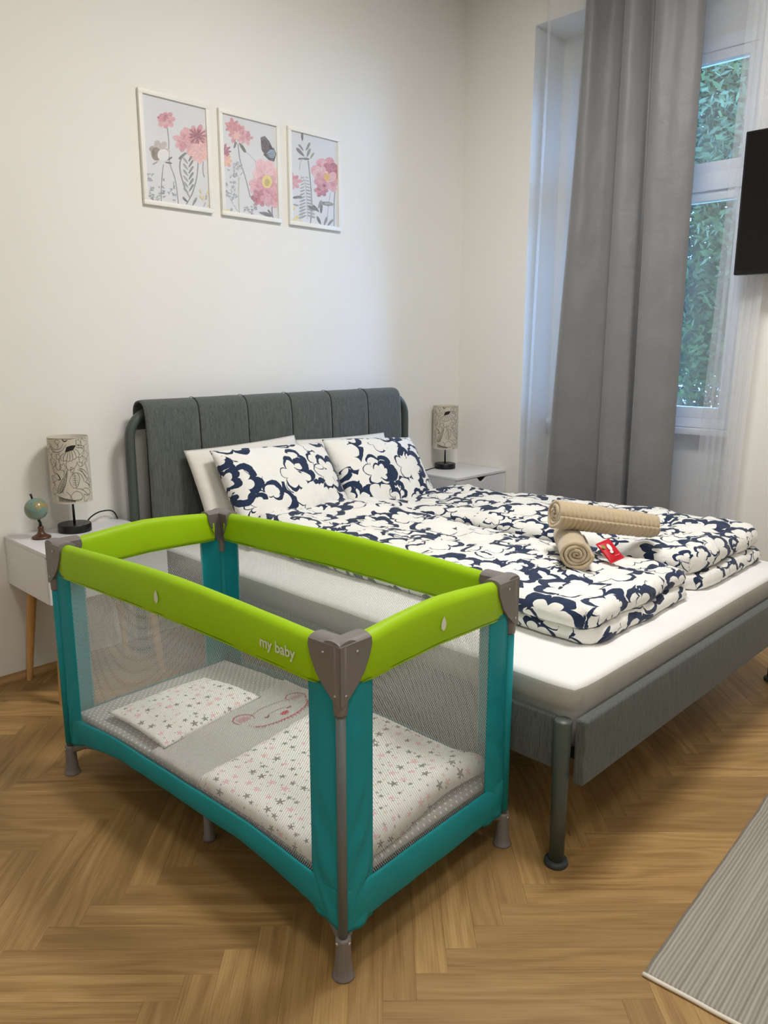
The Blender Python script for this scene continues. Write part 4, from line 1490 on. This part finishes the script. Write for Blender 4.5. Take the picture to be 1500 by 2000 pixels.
# corner caps: two wings that run out along the rails and taper to the post
def corner_cap(k):
    """corner at the start of side k; the other wing runs back along side k-1"""
    p0, d1, n1_, _ = SIDES[k]
    d2 = n1_
    def wing(bm, dv, nv):
        prof = [(-.002, .0), (CAPW, 0), (CAPW + .002, -.012), (CAPW - .004, -.04), (CAPW - .020, -.072), (CAPW - .040, -.096), (.022, -.118), (.012, -.128), (-.002, -.130)]
        lay = [(-.003, -.010), (-.0035, -.004), (.002, .0008), (.010, .0035), (.021, .0045), (.032, .0035), (.040, .0008), (.0455, -.004), (.045, -.010)]
        nl, m = len(lay), len(prof)
        vs = []
        for o, raise_ in lay:
            row = []
            for s, dz in prof:
                top = dz > -.02
                oo = o if o < 0 else o * (1 - .72 * smooth((-dz - .065) / .055))
                ss = s if abs(s) > .01 else o * .0 + s
                z = CH + .004 + (raise_ if top else 0) + dz
                row.append(bm.verts.new(((p0 + dv * ss + nv * oo).x, (p0 + dv * ss + nv * oo).y, z)))
            vs.append(row)
        for a in range(nl - 1):
            for b in range(m):
                bm.faces.new((vs[a][b], vs[a][(b + 1) % m], vs[a + 1][(b + 1) % m], vs[a + 1][b]))
        bm.faces.new(vs[0][::-1])
        bm.faces.new(vs[-1])
    bm = bmesh.new()
    wing(bm, d1, d2)
    wing(bm, d2, d1)
    cap = auto(obj('corner_cap', fromb('corner_cap', bm), 'cot_plastic', cot), 50)
    pv = p0 + (d1 + d2) * .012
    sl_ = obj('post_socket', lathe('post_socket', [(0, CH - .150), (.013, CH - .150), (.0145, CH - .145), (.0155, CH - .118), (.0155, CH), (.012, CH + .006), (0, CH + .007)], 20, (pv.x, pv.y, 0)), 'cot_plastic', cap)
    # screws on the outer faces
    for s, dz in ((.045, -.020), (.012, -.105)):
        for dv, nv in ((d1, d2), (d2, d1)):
            c = p0 + dv * s + nv * -.0035
            pts = [(c.x, c.y, CH + dz), (c.x - nv.x * .0012, c.y - nv.y * .0012, CH + dz)]
            obj('screw', tube('screw', pts, .0032, 10), 'screw', cap)
    return cap
for k in range(4):
    corner_cap(k)
# posts
def postxy(k):
    p0, d1, d2, _ = SIDES[k]
    return p0 + (d1 + d2) * .012
for k in range(4):
    p = postxy(k)
    po = obj('post', tube('post', [(p.x, p.y, .07), (p.x, p.y, .35), (p.x, p.y, CH - .13)], .0105, 16), 'cot_post', cot)
    if k != 1:
        obj('fabric_sleeve', tube('fabric_sleeve', [(p.x, p.y, .108), (p.x, p.y, .35), (p.x, p.y, CH - .145)], .0125, 16), 'teal_fabric', po)
# feet: flared plastic shoes with a rim; a bracket reaches in under the floor
def foot(k):
    p = postxy(k)
    _, d1, d2, _ = SIDES[k]
    f = obj('foot', lathe('foot', [(0, 0), (.0235, 0), (.0250, .002), (.0250, .005), (.0225, .008), (.0200, .022), (.0178, .045), (.0168, .07), (.0172, .092), (.0160, .097), (0, .097)], 28, (p.x, p.y, 0)), 'cot_plastic', cot)
    for dv in (d1, d2):
        a = Vector((p.x, p.y))
        i_ = d2 if dv == d1 else d1
        pts = [(a.x + dv.x * q + i_.x * w, a.y + dv.y * q + i_.y * w, z) for q, w, z in ((0, .002, .080), (.03, .012, .094), (.07, .022, .112), (.17, .03, .135))]
        obj('bracket_arm', tube('bracket_arm', pts, [.013, .011, .010, .010], 12), 'cot_plastic', f)
        c = a - dv * .0
        nrm = d2 if dv == d1 else d1
        q = a - nrm * .0170 + dv * .002
        obj('screw', tube('screw', [(q.x, q.y, .088), (q.x - nrm.x * .0015, q.y - nrm.y * .0015, .088)], .004, 10), 'screw', f)
for k in range(4):
    foot(k)
# mid legs and floor bars
for v in (.10, CW - .10):
    obj('centre_leg', lathe('centre_leg', [(0, 0), (.017, 0), (.017, .012), (.013, .015), (.013, .14), (0, .14)], 18, (CL * .5, v, 0)), 'cot_plastic', cot)
for v in (.10, CW - .10):
    obj('floor_bar', tube('floor_bar', [(.17, v, .128), (CL / 2, v, .15), (CL - .17, v, .128)], .010, 10), 'cot_plastic', cot)
# fabric corner strips, base bands, mesh panels
def band_bottom(k, s):
    ln = SIDES[k][3]
    a = 4 * (s / ln) * (1 - s / ln)
    return (.098 + .064 * min(1, a * 1.25)) if ln > 1 else .094
def strip_panel(k, s0, s1, end):
    def f(u, v):
        s = lerp(s0, s1, u)
        zb = band_bottom(k, s) + .004
        z = lerp(zb, CH - .085, v)
        diag = sin((s * 1.5 + z * (1 if end else -1)) * 60 + 3 * fbm(s * 9, z * 3, k)) * smooth((.75 - v) * 2)
        edge = sin(pi * u)
        o = .012 - .006 * edge + (.0034 * diag + .003 * fbm(s * 14, z * 9, k + s0)) * edge
        return SP(k, s, o, z)
    return solidify(obj('corner_strip', grid('corner_strip', f, 14, 60), 'teal_fabric', cot), .0022)
for k in range(4):
    ln = SIDES[k][3]
    strip_panel(k, .018, .105, 0)
    strip_panel(k, ln - .105, ln - .018, 1)
    def fm(u, v, k=k, ln=ln):
        s, z = lerp(.100, ln - .100, u), lerp(.19, CH - .085, v)
        return SP(k, s, .013 + .006 * sin(pi * u) * sin(pi * v), z)
    obj('mesh_panel', grid('mesh_panel', fm, 24, 12, lambda u, v, ln=ln: (u * (ln - .2), v * .487)), 'netting', cot, smooth=True)
    def fb(u, v, k=k, ln=ln):
        s = lerp(.016, ln - .016, u)
        arch = 4 * u * (1 - u)
        zt = .200 + .030 * min(1, arch * 1.3) * (1 if ln > 1 else 0)
        zb = band_bottom(k, s)
        z = lerp(zb, zt, v)
        o = .010 - .010 * sin(pi * v) ** .7 * min(1, arch * 4) + .004 * (1 - v) + .0022 * fbm(s * 9, z * 16, k + 5)
        return SP(k, s, o + .016 * smooth((.14 - v) / .14), z)
    solidify(obj('base_band', grid('base_band', fb, 70, 16), 'teal_fabric', cot), .0024)
# floor panel below the pad
def ff(u, v):
    arch = 4 * u * (1 - u)
    return (lerp(.02, CL - .02, u), lerp(.02, CW - .02, v), .128 + .035 * min(1, arch * 1.25))
solidify(obj('floor_cloth', grid('floor_cloth', ff, 30, 14), 'teal_fabric', cot), .003)
# dotted grey padded floor in four folds
def padtop(u_, v_):
    """height of the pad surface at local (u_, v_) metres"""
    return .208 + .022 * min(1, 4 * (u_ / CL) * (1 - u_ / CL) * 1.25)
def fpad(u, v):
    x, y = lerp(.026, CL - .026, u), lerp(.030, CW - .030, v)
    e = min(min(u, 1 - u) * (CL - .05), min(v, 1 - v) * (CW - .06))
    fold = .004 * math.exp(-min(abs(x - CL * q) for q in (.25, .5, .75)) / .012)
    return (x, y, padtop(x, y) - .012 * (1 - smooth(e / .02)) - fold + .002 * fbm(x * 8, y * 8))
solidify(obj('padded_floor', grid('padded_floor', fpad, 90, 44, lambda u, v: (u * CL, v * CW)), 'dotted_grey', cot), .016, -1)
# badges and lettering on the near rail and the foot rail
LEAF = [(0, -.017), (.007, -.012), (.010, -.003), (.008, .006), (.002, .018), (-.005, .010), (-.009, .0), (-.008, -.010)]
def on_rail(k, s):
    ln = SIDES[k][3]
    u = (s - .06) / (ln - .12)
    def f(x, y):
        q = (y + .055) / .098
        return SP(k, s + x, -.0048, CH + crease(u) * .6 + y - .050)
    return f
for k, s in ((0, .600), (1, .325)):
    obj('leaf_badge', ribbon_mesh('leaf_badge', [('poly', LEAF, 0, WHT)], on_rail(k, s)), 'white_print', rails[k], smooth=False)
fc = bpy.data.curves.new('lettering', 'FONT')
fc.body = 'my baby'
fc.size = .034
fc.align_x = 'CENTER'
fc.offset = .0006
to = bpy.data.objects.new('lettering_src', fc)
C.objects.link(to)
dg = bpy.context.evaluated_depsgraph_get()
tm = bpy.data.meshes.new_from_object(to.evaluated_get(dg))
bpy.data.objects.remove(to)
fr_ = on_rail(0, 1.062)
for v in tm.vertices:
    v.co = fr_(v.co.x, v.co.y - .012)
tm.materials.clear()
obj('lettering', tm, 'white_print', rails[0], smooth=False)

# ---- bedding inside the cot (things of their own, in world space via the cot's axes)
CM = Matrix.Translation((-.6757, -.7313, 0)) @ Matrix.Rotation(TA, 4, 'Z')
def quad(c, u, v):
    (a, b, d, e) = c
    return (lerp(lerp(a[0], b[0], u), lerp(e[0], d[0], u), v), lerp(lerp(a[1], b[1], u), lerp(e[1], d[1], u), v))
bpil = puff('baby_pillow', .35, .29, .045, 'star_print', 34, 28, 8.0, .02, 0, .004, (.4, .1))
pc = ((.172, .062), (.178, .415), (.448, .440), (.505, .050))     # TL TR BR BL of the pillow in cot axes
for v in bpil.data.vertices:
    u_, v_ = v.co.x / .35 + .5, v.co.y / .29 + .5
    q = quad(pc, u_, 1 - v_)
    v.co = (q[0], q[1], padtop(q[0], q[1]) + .022 + v.co.z + .012 * (1 - v_) * 0 + .018 * smooth((.5 - u_) * 2) * 0)
bpil.data.transform(CM)
tag(bpil, 'flat white baby pillow with grey and pink stars in the cot', 'pillow')
# duvet: plain grey turn-down with a stitched bear, star print below
def bd_top(u, v):
    """u: head to foot, v: across -> local (x, y, z)"""
    hx = lerp(.470, .385, v)
    x = lerp(hx, 1.205 + .008 * sin(v * 7), u)
    y = lerp(.020, .590, v)
    e = min(min(u, 1 - u) * .75, min(v, 1 - v) * .56)
    k = sqrt(max(0, 1 - (1 - min(e / .035, 1)) ** 2))
    star = smooth((u - .30) / .06)
    H = .014 + .020 * star + .014 * smooth((u - .8) / .2)
    z = padtop(x, y) + .006 + k * (H + .005 * fbm(x * 5, y * 5, 3) + .0025 * fbm(x * 16, y * 16, 3))
    z += .016 * smooth((u - .86) / .14) * smooth((v - .35) / .4)
    return x, y, z
def bd_mesh():
    nu, nv = 90, 64
    verts, faces, uvs, mi, idx = [], [], [], [], {}
    for s in (1, -1):
        for j in range(nv + 1):
            for i in range(nu + 1):
                if s == -1 and (i in (0, nu) or j in (0, nv)):
                    idx[(s, i, j)] = idx[(1, i, j)]
                    continue
                u, v = i / nu, j / nv
                x, y, z = bd_top(u, v)
                if s == -1:
                    z = min(z - .001, padtop(x, y) + .004 + .014 * smooth((u - .86) / .14) * smooth((v - .35) / .4))
                idx[(s, i, j)] = len(verts)
                verts.append((x, y, z))
                ext = max(0, padtop(x, y) + .040 - z) if u > .35 else 0
                if (1 - u) * .75 < min(v, 1 - v) * .56:
                    uvs.append((x + 3.1 + (ext if u > .93 else 0), y + 1.7))
                else:
                    ext = ext if min(v, 1 - v) * .56 < .04 else 0
                    uvs.append((x + 3.1, y + 1.7 + (ext if v > .5 else -ext)))
    for s in (1, -1):
        for j in range(nv):
            for i in range(nu):
                q = [idx[(s, i, j)], idx[(s, i + 1, j)], idx[(s, i + 1, j + 1)], idx[(s, i, j + 1)]]
                faces.append(tuple(q if s == 1 else q[::-1]))
                mi.append(1 if (i + .5) / nu < .315 or s == -1 else 0)
    return pydata('baby_duvet', verts, faces, uvs, mi)
bme = bd_mesh()
bme.transform(CM)
bdu = obj('baby_duvet', bme, ['star_print', 'grey_cotton'])
tag(bdu, 'baby duvet with star print and grey band stitched with a pink bear', 'duvet')
ROSE, ROSE2 = rgb(176, 66, 90), rgb(176, 30, 58)
def bear():
    st = []
    def L(pts, w=.0022, c=ROSE, n=20):
        st.append(('line', catmull(pts, n), w * 2.2, c))
    rr = random.Random(5)
    face = [(.118 * cos(a), .052 * sin(a)) for a in [2 * pi * k / 40 for k in range(41)]]
    L([(x, y) for x, y in face[22:40]], .0022, ROSE, 40)
    L([(x, y) for x, y in face[4:17]], .0014, rgb(150, 130, 130), 30)
    for k in range(26):                                             # furry stitches along the cheeks
        a = pi + pi * k / 25
        x, y = .118 * cos(a), .052 * sin(a)
        L([(x, y), (x * 1.06 + rr.uniform(-.004, .004), y * 1.12 - .004)], .0016, ROSE, 4)
    for s in (-1, 1):
        ex, ey = s * .112, .036
        L([(ex + .036 * cos(a), ey + .030 * sin(a)) for a in [radians(-60 + (0 if s > 0 else 20) + 23 * k) for k in range(12)]], .002, ROSE, 30)
        for k in range(9):
            L([(ex - .022 + k * .005, ey - .012 + rr.uniform(-.004, .004)), (ex - .018 + k * .005, ey + .010 + rr.uniform(-.004, .006))], .0014, rgb(214, 150, 160), 4)
    for s in (-1, 1):
        L([(s * .046 - .010, .001), (s * .046, -.004), (s * .046 + .010, .002)], .0032, rgb(120, 60, 72), 8)
    L([(-.04, .004), (0, .012), (.04, .006)], .0014, rgb(150, 130, 130))
    st.append(('poly', ell(.010, -.020, .018, .009, 16, .15), 0, ROSE2))
    st.append(('line', [(.004, -.030), (.012, -.034), (.02, -.030)], .0014, ROSE))
    return st
def on_duvet(x, y):
    # bear x runs across the cot, bear y points to the pillow
    X, Y = .568 - y * 1.0, .405 + x * .92
    v = (Y - .020) / .570
    hx = lerp(.470, .385, v)
    u = (X - hx) / (1.205 - hx)
    a, b, z = bd_top(max(.02, min(.98, u)), max(.02, min(.98, v)))
    return tuple(CM @ Vector((a, b, z + .0015)))
obj('stitched_bear', ribbon_mesh('stitched_bear', bear(), on_duvet), 'ink', bdu, smooth=False)
